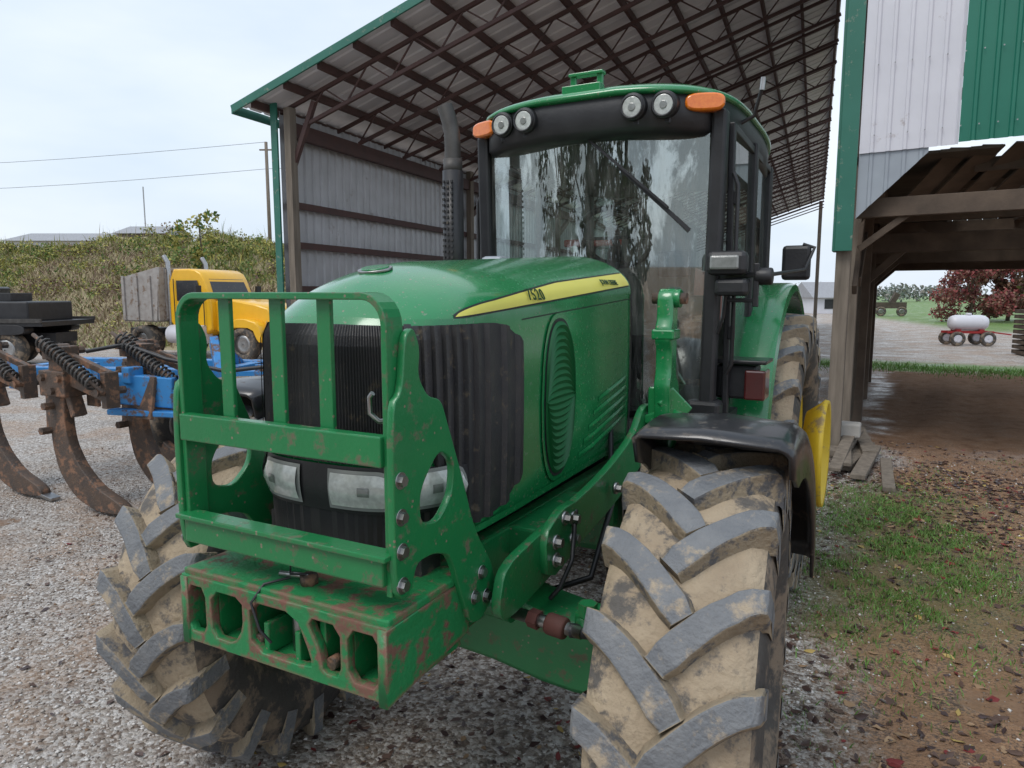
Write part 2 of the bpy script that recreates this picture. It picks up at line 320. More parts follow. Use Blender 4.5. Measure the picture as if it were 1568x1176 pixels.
for sg in(1,-1):
    s='l' if sg>0 else 'r'
    lo=lambda u: (1.40 if u<.50 else 1.40-.215*min(1,max(0,(u-.62)/.22))**.8)+rc(u,UE,0,0,.16,.16)
    hi=lambda u: 1.775-rc(u,UE,0,0,.16,.12)
    def flo(u): return lo(min(u,UE))-.014
    def fhi(u): return hi(min(u,UE))+.016
    patch('grille_frame_'+s,.0,UE+.012,60,flo,fhi,lambda i,j:.005,GREEN,rows=10,sgn=sg,smooth=True)
    patch('corner_grille_'+s,.50,UE,76,lo,hi,lambda i,j:(.022 if (i%8) in(0,1,2) else .008),GRILLE,rows=10,sgn=sg)
    patch('front_grille_'+s,.0,.47,90,lo,hi,lambda i,j:(.016 if i%3<1 else .010),GRILLE,rows=14,sgn=sg)
    patch('grille_divider_'+s,.465,.505,4,lambda u:1.38,lambda u:1.78,lambda i,j:.026,BLK,rows=8,sgn=sg)
    patch('lower_nose_panel_'+s,.0,.80,30,lambda u:1.152,lambda u:1.272,lambda i,j:(.006 if i%2 else .012),BLK,rows=4,sgn=sg)
    patch('headlight_bezel_'+s,.0,.84,30,lambda u:1.262+.0*u,lambda u:1.395-(.06*max(0,u-.5)),lambda i,j:.016+.006*math.sin(math.pi*j),BLK,rows=4,sgn=sg,smooth=True)
    for a,b in((.05,.38),(.43,.80)):
        patch('headlight_rim_'+s,a-.012,b+.012,18,lambda u:1.274+rc(u,b+.012,0,0,.08,.02),lambda u:1.386-rc(u,b+.012,0,0,.12,.04),lambda i,j:.022+.006*math.sin(math.pi*j),BEZ,rows=6,sgn=sg,smooth=True)
        patch('headlight_'+s,a,b,18,lambda u:1.284+rc(u,b,0,0,.08,.02),lambda u:1.376-rc(u,b,0,0,.12,.04),lambda i,j:.026+.010*math.sin(math.pi*j),LENS,rows=6,sgn=sg,smooth=True)
        patch('headlight_bulb_'+s,(a+b)/2-.03,(a+b)/2+.03,8,lambda u:1.318,lambda u:1.343,lambda i,j:.037+.002*math.sin(math.pi*j),LENSD,rows=4,sgn=sg,smooth=True)
    def sl(u):
        y=hood_pt(u,z=1.8)[1]; return 1.795+.068*(y+.42)
    def shi(u):
        y=hood_pt(u,z=1.8)[1]; t=min(1,max(0,(u-.80)/.6)); return sl(u)+.054*t**.6+.001
    patch('stripe_'+s,.80,1.985,50,sl,shi,lambda i,j:.0025,STRIPE,rows=3,sgn=sg,smooth=True)
    patch('stripe_border_'+s,.79,1.985,50,lambda u:sl(u)-.006,lambda u:shi(u)+.005,lambda i,j:.0012,BLK,rows=3,sgn=sg,smooth=True)
    uc=1.36
    def mk(ur,a,b,e=2.6):
        return (lambda u: 1.475-a*max(0,1-abs((u-uc)/ur)**e)**.5, lambda u:1.485+b*max(0,1-abs((u-uc)/ur)**e)**.5)
    l1,h1_=mk(.118,.305,.305)
    patch('side_vent_rim_'+s,uc-.118,uc+.118,30,l1,h1_,lambda i,j:.006,GREEN,rows=20,sgn=sg,smooth=True)
    patch('side_vent_shadow_gap_'+s,uc-.104,uc+.104,30,*mk(.104,.287,.287),lambda i,j:.0072,BLK,rows=20,sgn=sg)
    patch('side_vent_'+s,uc-.098,uc+.098,40,*mk(.098,.276,.276),lambda i,j:(.017 if (round(j*44))%2 else .009),DG,rows=44,sgn=sg)
    for k in range(5):
        f0=lambda u,k=k:1.20+.045*k+.09*(u-1.5)+.11*max(0,u-1.62)
        patch('crease_%s_%d'%(s,k),1.52+.04*k,1.96,16,lambda u,k=k:f0(u)-.004,lambda u,k=k:f0(u)+.024,lambda i,j:.002+.007*math.sin(math.pi*j)*min(1,i/4,(16-i)/4+.1),GREEN,rows=6,sgn=sg,smooth=True)
    patch('hood_lower_lip_'+s,.82,1.98,40,lambda u:1.15,lambda u:1.172,lambda i,j:.010,GREEN,rows=2,sgn=sg)
    patch('hood_rear_seal_'+s,1.985,2.0,1,lambda u:1.17,lambda u:1.86,lambda i,j:.006,BLK,rows=12,sgn=sg)
    patch('panel_seam_'+s,1.14,1.985,20,lambda u:1.775+.07*(u-1.14),lambda u:1.779+.07*(u-1.14),lambda i,j:.0012,BLK,rows=1,sgn=sg)
for rx,m_,zz in((.055,STEEL,.0),(.045,GREEN,.004)):
    o=plate('hood_badge',ell(0,0,rx,rx*.8,28),[],.004,'xy',0,m_,T,bev=.002); o.matrix_local=Matrix.Translation((-.0,-.37,1.933+zz))@Matrix.Rotation(math.radians(14),4,'X')
def text(name,s,size,loc,rot,m,parent,ext=.001,off=.0008,sp_=1.0):
    c=bpy.data.curves.new(name,'FONT'); c.body=s; c.size=size; c.extrude=ext; c.offset=off; c.align_x='CENTER'; c.align_y='CENTER'; c.space_character=sp_; c.materials.append(m)
    o=bpy.data.objects.new(name,c); link(o,parent); o.location=loc; o.rotation_euler=rot; return o
TXG=mat('decal_green',(.004,.05,.012),rough=.4)
for u,sz,tx,spc in((1.22,.060,'7520',1.18),(1.79,.036,'JOHN DEERE',1.08)):
    p=hood_pt(u,z=1.85); zc=1.795+.068*(p[1]+.42)+.027
    p=hood_pt(u,z=zc,off=.006); pa=hood_pt(u,z=zc-.02,off=.006); pb=hood_pt(u,z=zc+.02,off=.006)
    tilt=math.atan2(pa[0]-pb[0],.04)
    text('hood_decal',tx,sz,(p[0]+.0025,p[1],zc),(math.radians(90)-tilt,0,math.radians(91.5)),TXG,T,off=.0004,sp_=spc)
box('radiator_core',(0,.1,1.45),(.54,1.0,.5),BLK,T)
box('lower_grille',(0,-.50,1.10),(.56,.10,.20),GRILLE,T)
boxes('lower_grille_bars',[((x,-.56,1.0),(x,-.56,1.20),.012,.02) for x in np.arange(-.26,.27,.045)],BLK,T)
box('engine_block',(0,.6,.98),(.42,1.3,.36),BLK,T,bevel=.02)
box('front_support_casting',(0,-.18,.90),(.44,.75,.30),GREENR,T,bevel=.03)
box('chassis_frame_l',(.26,.55,.98),(.06,1.7,.20),GREENW,T,bevel=.01)
box('chassis_frame_r',(-.26,.55,.98),(.06,1.7,.20),GREENW,T,bevel=.01)
box('transmission_housing',(0,2.0,.85),(.55,1.9,.5),GREENW,T,bevel=.04)
cyl('rear_axle_housing',(-.7,2.7,.86),(.7,2.7,.86),.13,GREENW,T)
plate('front_axle_beam',smoothpoly([(-.76,.60),(-.5,.59),(-.2,.64),(.2,.64),(.5,.59),(.76,.60),(.76,.77),(.45,.80),(.2,.86),(-.2,.86),(-.45,.80),(-.76,.77)],1),[],.17,'xz',0,GREENW,T,bev=.02)
cyl('axle_pivot',(0,-.24,.72),(0,.2,.72),.10,GREENW,T,bevel=.01)
RR=mat('rust_red',(.16,.05,.04),(.08,.04,.03),rough=.7)
for s in(-1,1):
    cyl('kingpin_housing',(s*.72,0,.50),(s*.72,0,.90),.08,GREENW,T,bevel=.01)
    cyl('planetary_hub',(s*.68,0,.69),(s*.90,0,.69),.17,GREENW,T,bevel=.02)
    cyl('steering_cylinder',(s*.12,-.17,.86),(s*.38,-.19,.85),.034,GREENW,T)
    cyl('steering_rod',(s*.38,-.19,.85),(s*.62,-.20,.84),.020,STEEL,T)
    cyl('steering_boot',(s*.50,-.195,.845),(s*.57,-.20,.84),.034,RR,T,bevel=.01)
    cyl('rod_nut',(s*.44,-.19,.847),(s*.475,-.195,.845),.030,RR,T,n=6,smooth=False)
    tube('tie_rod',[(s*.58,-.20,.84),(s*.66,-.18,.84),(s*.71,-.12,.84)],.022,BLK,T)
    beam('steering_knuckle_arm',(s*.74,.0,.87),(s*.62,-.20,.87),.09,.05,GREENW,T,.01)
    cyl('knuckle_bolt',(s*.63,-.18,.89),(s*.63,-.18,.93),.03,GREENW,T,n=6,smooth=False)
    tube('fender_bracket',[(s*.70,.02,.88),(s*.70,.10,1.1),(s*.80,.18,1.48)],.022,GREENW,T)
    V=[];F=[];ns=18
    prof=[(-.19,-.16),(-.195,-.02),(-.175,.0),(0,.014),(.20,.0),(.225,-.02),(.235,-.05),(.238,-.16)]
    for i in range(ns+1):
        t=math.radians(76+(168-76)*i/ns)
        for (x,dr) in prof:
            r=.80+dr*(1 if i>1 else .55+.2*i)
            V.append((s*(.955+x),-r*math.cos(t),.69+r*math.sin(t)))
    k=len(prof)
    for i in range(ns):
        for j in range(k-1): F.append((i*k+j,i*k+j+1,(i+1)*k+j+1,(i+1)*k+j))
    o=mesh('front_fender_'+('l' if s>0 else 'r'),V,F,BLKG,T,smooth=True)
    so=o.modifiers.new('s','SOLIDIFY'); so.thickness=.012
# weight bracket block
WB=bpy.data.objects.new('weight_bracket',None); link(WB,T); WB.scale=(.95,1,1)
def rp_(P): return smoothpoly(P,1)
plate('bracket_front_frame',[(-.385,.87),(.385,.87),(.385,1.06),(-.385,1.06)],
      [rp_([(-.365,.895),(-.285,.895),(-.285,1.038),(-.365,1.038)]),rp_([(-.265,.895),(-.17,.895),(-.13,.95),(-.13,1.038),(-.265,1.038)]),
       rp_([(-.105,.895),(.13,.895),(.13,.93),(.075,1.038),(-.105,1.038)]),rp_([(.165,.895),(.235,.895),(.235,1.038),(.11,1.038),(.16,.95)]),rp_([(.255,.895),(.365,.895),(.365,1.038),(.255,1.038)])],.022,'xz',-.805,GREENR,WB,bev=.003)
box('bracket_top',(0,-.63,1.068),(.775,.36,.022),GREENR,WB,bevel=.005)
box('bracket_bottom',(0,-.63,.874),(.76,.31,.02),GREENR,WB)
for s in(-1,1): plate('bracket_side',[(-.82,.862),(-.45,.90),(-.45,1.055),(-.82,1.055)],[],.025,'yz',s*.375,GREENR,WB,bev=.003)
for x in(-.275,-.12,.145,.245): box('bracket_rib',(x,-.68,.965),(.022,.22,.17),GREENW,WB)
box('bracket_back',(0,-.50,.96),(.74,.02,.19),GREENW,WB)
cyl('bracket_pin',(-.0,-.73,.86),(-.0,-.73,1.05),.022,STEEL,WB)
for x in(-.06,.06): box('pin_lug',(x,-.72,.93),(.02,.16,.09),GREENW,WB)
cyl('tow_pin_head',(.04,-.73,1.08),(.04,-.73,1.105),.026,RUST,WB,n=6)
cyl('tow_pin_shaft',(.04,-.73,1.10),(-.05,-.75,1.10),.008,STEEL,WB)
tube('pin_wire',[(.04,-.73,1.105),(0,-.76,1.11),(-.06,-.70,1.13),(-.14,-.64,1.17)],.003,BLK,WB)
tube('pin_cable',[(-.02,-.74,1.09),(-.06,-.80,1.085),(-.08,-.83,1.04),(-.05,-.83,.97),(-.03,-.81,.93)],.004,BLK,WB)
for x in(-.1,.18): cyl('bracket_bolt',(x,-.80,.915),(x,-.77,.915),.018,RUST,WB,n=8)
# guard
GD=bpy.data.objects.new('front_guard',None); link(GD,T); GD.scale=(.93,1,1)
def band(name,pts,w,th,m,parent):
    V=[];F=[]
    P=[Vector((p[0],p[1])) for p in pts]
    for i,p in enumerate(P):
        a=P[max(0,i-1)];b=P[min(len(P)-1,i+1)];d=(b-a).normalized();nn=Vector((-d.y,d.x))
        for q in(-1,1):
            for y in(-w/2,w/2):
                V.append((p.x+nn.x*q*th/2,GY+y,p.y+nn.y*q*th/2))
    for i in range(len(P)-1):
        a=i*4;b=a+4
        F+=[(a,a+1,b+1,b),(a+2,b+2,b+3,a+3),(a,b,b+2,a+2),(a+1,a+3,b+3,b+1)]
    F+=[(0,2,3,1),(len(V)-4,len(V)-3,len(V)-1,len(V)-2)]
    return mesh(name,V,F,m,parent,bevel=.003)
GY=-.76
arc=[]
for k in range(7):
    t=math.pi-math.pi/2*k/6; arc.append((-.385+.07+.07*math.cos(t),1.785+.07*math.sin(t)))
arc2=[(-x,z) for x,z in reversed(arc)]
band('guard_hoop',[(-.385,1.15),(-.385,1.5)]+arc+arc2+[(.385,1.5),(.385,1.13)],.065,.018,GREENW,GD)
for x in(-.215,-.01,.165): box('guard_slat',(x,GY,1.67),(.048,.014,.36),GREENW,GD,bevel=.003)
box('guard_mid_bar',(0,GY-.03,1.49),(.76,.035,.075),GREENW,GD,bevel=.004)
box('guard_low_bar',(0,GY-.02,1.195),(.76,.06,.075),GREENW,GD,bevel=.006)
box('guard_low_lip',(0,GY-.035,1.235),(.80,.06,.014),GREENW,GD,bevel=.003)
for s in(-1,1):
    P=[(-.80,1.13),(-.80,1.60),(-.76,1.63),(-.745,1.76),(-.715,1.78),(-.69,1.73),(-.70,1.66),(-.66,1.605),(-.60,1.59),(-.57,1.52),(-.50,1.36),(-.44,1.20),(-.33,1.05),(-.33,.97),(-.40,.92),(-.46,.93),(-.50,1.02),(-.56,1.17),(-.64,1.20),(-.72,1.20),(-.74,1.13)]
    plate('guard_side_plate',smoothpoly(P,2),[smoothpoly([(-.70,1.29),(-.62,1.27),(-.55,1.33),(-.54,1.42),(-.61,1.47),(-.70,1.38)],3)],.016,'yz',s*.405,GREENW,GD,bev=.003)
    for (y,z) in((-.775,1.33),(-.775,1.245),(-.775,1.16),(-.775,1.42),(-.40,1.06),(-.375,.98),(-.44,1.0)):
        cyl('washer',(s*.412,y,z),(s*.418,y,z),.021,STEEL,GD,n=18)
        cyl('bolt',(s*.41,y,z),(s*.430,y,z),.014,STEEL,GD,n=6,smooth=False)
    for (y,z) in((-.775,1.52),(-.775,1.57),(-.73,1.70),(-.63,1.56)): cyl('plate_hole',(s*.409,y,z),(s*.4155,y,z),.008,BLK,GD,n=12)
tube('latch_lever',[(.34,-.72,1.55),(.32,-.74,1.55),(.30,-.75,1.57),(.30,-.75,1.61),(.31,-.75,1.62)],.007,STEEL,GD)
box('latch_bracket',(.35,-.71,1.54),(.06,.03,.05),GREENW,GD)
# loader side rails + masts
for s in(-1,1):
    P=[(-.40,.96),(-.36,1.07),(-.10,1.10),(.45,1.16),(.80,1.25),(.93,1.36),(1.06,1.36),(1.08,1.15),(.6,1.02),(.15,.96),(0,.94),(-.36,.90)]
    plate('loader_rail',smoothpoly(P,2),[],.025,'yz',s*.43,GREENW,T,bev=.003)
    box('rail_spacer',(s*.35,.2,1.03),(.14,.5,.1),GREENW,T,bevel=.01)
    plate('rail_bracket',smoothpoly([(-.12,.94),(-.14,1.10),(-.02,1.15),(.12,1.15),(.14,.98)],1),[],.025,'yz',s*.455,GREENW,T,bev=.003)
    plate('loader_mast',smoothpoly([(.935,1.25),(.935,1.40),(.915,1.46),(.94,1.52),(.94,1.62),(.915,1.66),(.915,1.71),(.94,1.75),(.94,1.85),(.975,1.88),(1.01,1.85),(1.01,1.62),(1.01,1.50),(1.06,1.46),(1.08,1.40),(1.05,1.25)],1),[],.055,'yz',s*.525,GREEN,T,bev=.008)
    cyl('mast_pin',(s*.46,.975,1.84),(s*.61,.975,1.84),.024,RUST,T,n=16)
    cyl('mast_collar',(s*.555,.975,1.84),(s*.585,.975,1.84),.040,GREEN,T,n=20,bevel=.004)
    box('mast_block',(s*.525,.96,1.685),(.10,.11,.045),GREEN,T,bevel=.008)
    boxes('mast_brace',[((s*.525,.95,1.42),(s*.60,1.02,1.32),.04,.10),((s*.495,.98,1.20),(s*.495,.98,1.45),.08,.07),((s*.44,.98,1.30),(s*.54,.98,1.34),.09,.04)],GREEN,T,bevel=.008)
    for (y,z) in((-.07,1.06),(-.07,1.0),(.07,1.10),(.07,1.03),(.0,1.12),(.5,1.1)):
        cyl('washer',(s*.465,y,z),(s*.478,y,z),.024,STEEL,T,n=16)
        cyl('rail_bolt',(s*.465,y,z),(s*.497,y,z),.016,STEEL,T,n=6,smooth=False)
tube('hydraulic_hose',[(.47,.1,1.12),(.50,0,.98),(.48,-.05,.90),(.44,-.04,.85)],.008,BLK,T)
tube('hydraulic_hose',[(.30,.9,1.25),(.42,.6,1.0),(.45,.3,.80),(.30,.2,.75)],.012,BLK,T)
# ---------------------------------------------------------------- cab
CB=bpy.data.objects.new('cab',None); link(CB,T); CB.location=(.0,0,-.03)
YF=1.42
RX,RY,RCY=.665,.90,2.14
def rout(sc,t,n=2/5.0):
    c,s=math.cos(t),math.sin(t)
    return (RX*sc*math.copysign(abs(c)**n,c),RCY+RY*sc*math.copysign(abs(s)**n,s)-.05*(1-abs(c)**1.0)*(s<0))
def rloft(name,levels,m,cap=False):
    V=[];F=[];n=72
    for (z,sc) in levels:
        for i in range(n):
            t=2*math.pi*(i+.5)/n; x,y=rout(sc,t); V.append((x,y,z-.05*((y-RCY)/RY)**2-(.05 if y>RCY else 0)*((y-RCY)/RY)**2-.05*(x/RX)**2))
    for k in range(len(levels)-1):
        for i in range(n): F.append((k*n+i,k*n+(i+1)%n,(k+1)*n+(i+1)%n,(k+1)*n+i))
    if cap: F.append(tuple((len(levels)-1)*n+i for i in range(n)))
    F.append(tuple(range(n))[::-1])
    return mesh(name,V,F,m,CB,smooth=True)
rloft('cab_roof_visor',[(2.685,.90),(2.695,.965),(2.73,1.0),(2.84,1.0),(2.885,.985)],BLK)
rloft('cab_roof_cap',[(2.872,.995),(2.880,1.018),(2.896,1.02),(2.912,.99),(2.93,.90),(2.945,.70),(2.950,.4)],GREEN,cap=True)
def frontY(x):
    best=None
    for i in range(400):
        t=math.pi+math.pi*i/400; a,b=rout(1,t)
        if best is None or abs(a-x)<best[0]: best=(abs(a-x),b)
    return best[1]
for s in(-1,1):
    for x in(.28,.42):
        y=frontY(s*x)
        cyl('work_light_housing',(s*x,y+.05,2.755),(s*x,y-.035,2.745),.062,BLK,CB,bevel=.01)
        cyl('work_light_lens',(s*x,y-.02,2.745),(s*x,y-.040,2.743),.050,LENS,CB,bevel=.008)
        tube('work_light_ring',[(s*x+.05*math.cos(t),y-.041,2.743+.05*math.sin(t)) for t in [2*math.pi*i/24 for i in range(24)]],.005,BLK,CB,cyc=True)
        cyl('work_light_bulb',(s*x,y-.035,2.743),(s*x,y-.043,2.743),.018,LENSD,CB,bevel=.003)
        box('work_light_foot',(s*x,y+.02,2.69),(.05,.04,.05),BLK,CB,bevel=.008)
    y=frontY(s*.57)
    o=plate('turn_signal',ell(0,0,.080,.030,24,.6),[],.05,'xz',0,ORG,CB,bev=.010); o.matrix_local=Matrix.Translation((s*.575,y-.012,2.76))@Matrix.Rotation(s*.35,4,'Z')@Matrix(((1,0,0,0),(0,0,-1,0),(0,1,0,0),(0,0,0,1)))
boxes('roof_bracket',[((-.07,1.30,2.90),(-.07,1.30,2.955),.03,.02),((.07,1.30,2.90),(.07,1.30,2.955),.03,.02),((-.09,1.30,2.96),(.09,1.30,2.96),.05,.016),((-.10,1.25,2.87),(.10,1.25,2.87),.06,.05)],GREEN,CB,bevel=.004)
def ws(x,z): return YF-.11*(1-(x/.62)**2)-.02*(z-1.5)
for s in(-1,1):
    boxes('a_post',[((s*.61,YF+.0,1.25),(s*.635,YF-.02,2.74),.070,.085)],BLK,CB,bevel=.015)
    boxes('b_post',[((s*.66,2.15,1.2),(s*.66,2.15,2.72),.05,.07)],BLK,CB,bevel=.01)
    boxes('c_post',[((s*.62,2.86,1.3),(s*.62,2.86,2.70),.08,.08)],BLK,CB,bevel=.01)
    boxes('door_frame',[((s*.68,YF+.10,1.25),(s*.67,YF+.08,2.70),.03,.04),((s*.68,YF+.10,1.27),(s*.68,2.1,1.27),.03,.04),((s*.67,YF+.1,2.68),(s*.64,2.85,2.68),.03,.04)],BLK,CB,bevel=.006)
    tube('door_grab_rail',[(s*.69,YF+.04,1.50),(s*.715,YF+.03,1.55),(s*.715,YF+.03,2.40),(s*.69,YF+.04,2.46)],.010,BLK,CB)
    for z in(1.7,2.35): box('door_hinge',(s*.695,YF+.10,z),(.03,.06,.07),BLK,CB,bevel=.008)
    mesh('side_glass',[(s*.67,YF+.1,1.27),(s*.67,2.12,1.27),(s*.66,2.12,2.68),(s*.66,YF+.08,2.68)],[(0,1,2,3)],GLASS2,CB)
    mesh('rear_quarter_glass',[(s*.65,2.2,1.6),(s*.63,2.85,1.6),(s*.63,2.85,2.66),(s*.65,2.2,2.66)],[(0,1,2,3)],GLASS2,CB)
V=[];F=[];n=24
for i in range(n+1):
    x=-.59+1.18*i/n
    for z in(1.30,2.0,2.70): V.append((x,ws(x,z),z))
for i in range(n):
    for j in range(2): F.append((i*3+j,(i+1)*3+j,(i+1)*3+j+1,i*3+j+1))
mesh('windshield',V,F,GLASS,CB,smooth=True)
mesh('rear_window',[(-.60,2.88,1.7),(.60,2.88,1.7),(.60,2.88,2.62),(-.60,2.88,2.62)],[(0,1,2,3)],GLASS2,CB)
boxes('windshield_seal',[((-.59,ws(.61,1.3),1.28),(.59,ws(.61,1.3),1.28),.05,.05),((-.60,YF,2.70),(.60,YF,2.70),.10,.05)],BLK,CB,bevel=.01)
box('cab_floor',(0,2.15,1.20),(1.30,1.5,.10),CABIN,CB,bevel=.02)
box('firewall',(0,1.50,1.45),(.80,.06,.45),BLK,CB)
box('dash_console',(.0,1.66,1.75),(.36,.20,.5),SEAT,CB,bevel=.04)
cyl('steering_column',(0,1.66,1.9),(0,1.74,2.14),.035,BLK,CB)
tube('steering_wheel',[(.20*math.cos(t),1.74+.12*math.sin(t),2.20+.15*math.sin(t)*-1.0) for t in [2*math.pi*i/32 for i in range(32)]],.017,BLK,CB,cyc=True)
boxes('steering_spokes',[((-.19,1.74,2.20),(.19,1.74,2.20),.04,.015),((0,1.74,2.20),(0,1.85,2.07),.04,.015)],BLK,CB)
box('seat_base',(0,2.3,1.62),(.5,.5,.15),SEAT,CB,bevel=.05); box('seat_back',(0,2.55,2.00),(.50,.14,.70),SEAT,CB,rot=(-.15,0,0),bevel=.05)
box('headrest',(0,2.62,2.42),(.30,.1,.16),SEAT,CB,bevel=.04)
box('armrest_console',(.32,2.2,1.82),(.14,.5,.12),CABIN,CB,bevel=.03)
box('display_monitor',(.34,1.75,2.05),(.18,.05,.14),BLK,CB,bevel=.01)
box('cab_rear_lower',(0,2.86,1.5),(1.2,.05,.4),CABIN,CB)
box('headliner',(0,2.15,2.68),(1.2,1.4,.03),mat('headliner',(.55,.55,.52),rough=.9),CB)
boxes('wiper',[((-.02,ws(0,2.6)-.03,2.68),(.42,ws(.4,2.3)-.035,2.30),.016,.012),((.18,ws(.3,2.3)-.03,2.50),(.52,ws(.5,2.2)-.03,2.19),.010,.02)],BLK,CB)
cyl('wiper_hub',(-.03,ws(0,2.6)-.05,2.69),(-.03,ws(0,2.6)+.02,2.69),.028,BLK,CB)
boxes('lamp_arm',[((.63,1.40,1.96),(.83,1.36,1.98),.025,.025),((.69,1.36,1.86),(.83,1.36,1.86),.02,.02),((.83,1.36,1.83),(.83,1.36,2.03),.025,.025)],BLK,CB,bevel=.004)
box('side_lamp_body',(.71,1.30,2.03),(.18,.11,.11),BLK,CB,rot=(0,0,.1),bevel=.025)
box('side_lamp_lens',(.705,1.246,2.032),(.13,.02,.065),LENSD,CB,rot=(0,0,.1),bevel=.01)
box('side_lamp_lower',(.73,1.32,1.92),(.15,.09,.08),BLK,CB,bevel=.02)
tube('lamp_cable',[(.70,1.33,1.88),(.69,1.34,1.78),(.66,1.37,1.70)],.007,BLK,CB)
cyl('mirror_pivot',(.82,1.38,1.97),(.90,1.38,1.97),.040,BLK,CB,bevel=.01)
tube('mirror_stalk',[(.88,1.45,1.98),(.96,2.1,2.02),(1.00,2.15,2.14),(.94,2.15,2.16)],.010,BLK,CB)
box('rear_view_mirror',(.91,2.15,2.06),(.15,.04,.19),BLK,CB,bevel=.02)
tube('marker_stalk',[(.64,1.75,2.74),(.72,1.76,2.78),(.76,1.72,2.90)],.010,BLK,CB)
tube('marker_tip',[(.76,1.72,2.89),(.765,1.72,2.95)],.013,STEEL,CB)
EX=(-.69,1.15)
cyl('exhaust_sleeve',(EX[0],EX[1],1.7),(EX[0],EX[1],2.50),.055,BLK,T)
boxes('exhaust_perforation',[((EX[0]+dx,EX[1]-.0555+.003*(dx*dx*400),1.75+.03*k),(EX[0]+dx+.012,EX[1]-.0555+.003*(dx*dx*400),1.75+.03*k),.01,.012) for k in range(24) for dx in(-.03,-.005,.02)],GRILLE,T)
tube('exhaust_pipe',[(EX[0],EX[1],2.46),(EX[0],EX[1],2.64),(EX[0]-.005,EX[1],2.70),(EX[0]-.02,EX[1],2.76),(EX[0]-.045,EX[1],2.83)],.042,EXH,T,res=8)
cyl('exhaust_collar',(EX[0],EX[1],2.48),(EX[0],EX[1],2.56),.050,EXH,T)
box('air_inlet',(-.42,1.12,2.0),(.12,.1,.10),GREY,T,bevel=.02)
for s in(-1,1):
    V=[];F=[];ns=26;W0,W1=.58,.86
    prof=[(W0,-.55),(W0,-.02),(W0+.03,.0),(W1-.04,.0),(W1-.01,-.012),(W1,-.05)]
    for i in range(ns+1):
        t=math.radians(12+(150-12)*i/ns)
        for (x,dr) in prof:
            r=.99+dr
            V.append((s*x,2.7-r*math.cos(t),.90+r*math.sin(t)*1.04))
    k=len(prof)
    for i in range(ns):
        for j in range(k-1): F.append((i*k+j,i*k+j+1,(i+1)*k+j+1,(i+1)*k+j))
    o=mesh('rear_fender_'+('l' if s>0 else 'r'),V,F,GREEN,T,smooth=True); so=o.modifiers.new('s','SOLIDIFY'); so.thickness=.015
    es=o.modifiers.new('e','EDGE_SPLIT'); es.split_angle=.7
    box('fender_lamp_box',(s*.72,1.62,1.42),(.20,.14,.17),BLK,T,bevel=.015)
    box('fender_lamp_red',(s*.815,1.60,1.41),(.10,.15,.15),REDL,T,bevel=.01)
    box('fender_lamp_shelf',(s*.70,1.62,1.525),(.34,.22,.02),BLKG,T,bevel=.006)
    boxes('steps',[((s*.58,1.55,z),(s*.78,1.55,z),.22,.03) for z in(.5,.8,1.08)]+[((s*.58,1.55,.45),(s*.58,1.55,1.2),.2,.02),((s*.78,1.55,.45),(s*.78,1.55,1.2),.2,.02)],BLK,T,bevel=.004)
    box('fuel_tank',(s*.46,1.35,.92),(.28,.65,.42),BLK,T,bevel=.05)
    box('cab_lower_panel',(s*.60,1.42,1.20),(.16,.12,.28),BLK,T,bevel=.02)
# ---------------------------------------------------------------- shed
A0=Vector((-6.7,6.0,0)); W=Vector((-.087,.996,0)); G=Vector((.996,.087,0)); DEP=36; TW=7.55
def rz(t): return 4.42+.33*(t+.5)
def sp(t,d,z): return A0+G*t+W*d+Vector((0,0,z))
SH=empty('open_front_shed')
def corr(name,p0,p1,zlo,zhi,m,parent,pitch=.23,rib=.02,normal=None):
    p0=Vector(p0);p1=Vector(p1);d=(p1-p0);Ln=d.length;d.normalize(); n=normal or Vector((d.y,-d.x,0))
    xs=[];s=0
    while s<Ln:
        for a,b in((0,0),(pitch*.62,0),(pitch*.70,1),(pitch*.86,1),(pitch*.94,0)):
            if s+a<=Ln: xs.append((s+a,b))
        s+=pitch
    xs.append((Ln,0)); V=[];F=[]
    for (s,b) in xs:
        p=p0+d*s+n*(b*rib); V.append((p.x,p.y,zlo(s))); V.append((p.x,p.y,zhi(s)))
    for i in range(len(xs)-1): F.append((2*i,2*i+2,2*i+3,2*i+1))
    return mesh(name,V,F,m,parent)
V=[];F=[]; d=-.4; prof=[]
while d<DEP+.3:
    for a,b in((0,0),(.20,0),(.22,.02),(.26,.02),(.28,0)): prof.append((d+a,b))
    d+=.30
for (dd,b) in prof:
    for t in(-.55,TW): V.append(sp(t,dd,rz(t)+.19+b))
for i in range(len(prof)-1): F.append((2*i,2*i+1,2*i+3,2*i+2))
mesh('shed_roof_sheet',V,F,ROOFU,SH)
boxes('shed_purlins',[(sp(t,-.35,rz(t)+.12),sp(t,DEP,rz(t)+.12),.05,.11) for t in np.arange(-.3,TW,.60)],REDST,SH)
L=[];L2=[]
for k in range(0,27):
    dd=.05+k*1.38
    L.append((sp(-.2,dd,rz(-.2)+.0),sp(TW,dd,rz(TW)+.0),.05,.05))
    L.append((sp(.3,dd,rz(.3)-.36),sp(TW,dd,rz(TW)-.36),.05,.05))
    if k<24:
        t=.3;up=False;st=.38
        while t<TW-st:
            a=sp(t,dd,rz(t)-(.36 if not up else 0)); b=sp(t+st,dd,rz(t+st)-(0 if not up else .36)); L2.append((a,b,.02,.02)); t+=st; up=not up
boxes('shed_joist_chords',L,REDST,SH); boxes('shed_joist_webs',L2,REDST,SH)
beam('shed_fascia',sp(-.62,-.42,rz(-.62)+.16),sp(TW,-.42,rz(TW)+.16),.03,.11,GTRIM,SH)
beam('shed_eave_trim',sp(-.62,-.42,rz(-.62)+.16),sp(-.62,DEP,rz(-.62)+.16),.03,.13,GTRIM,SH)
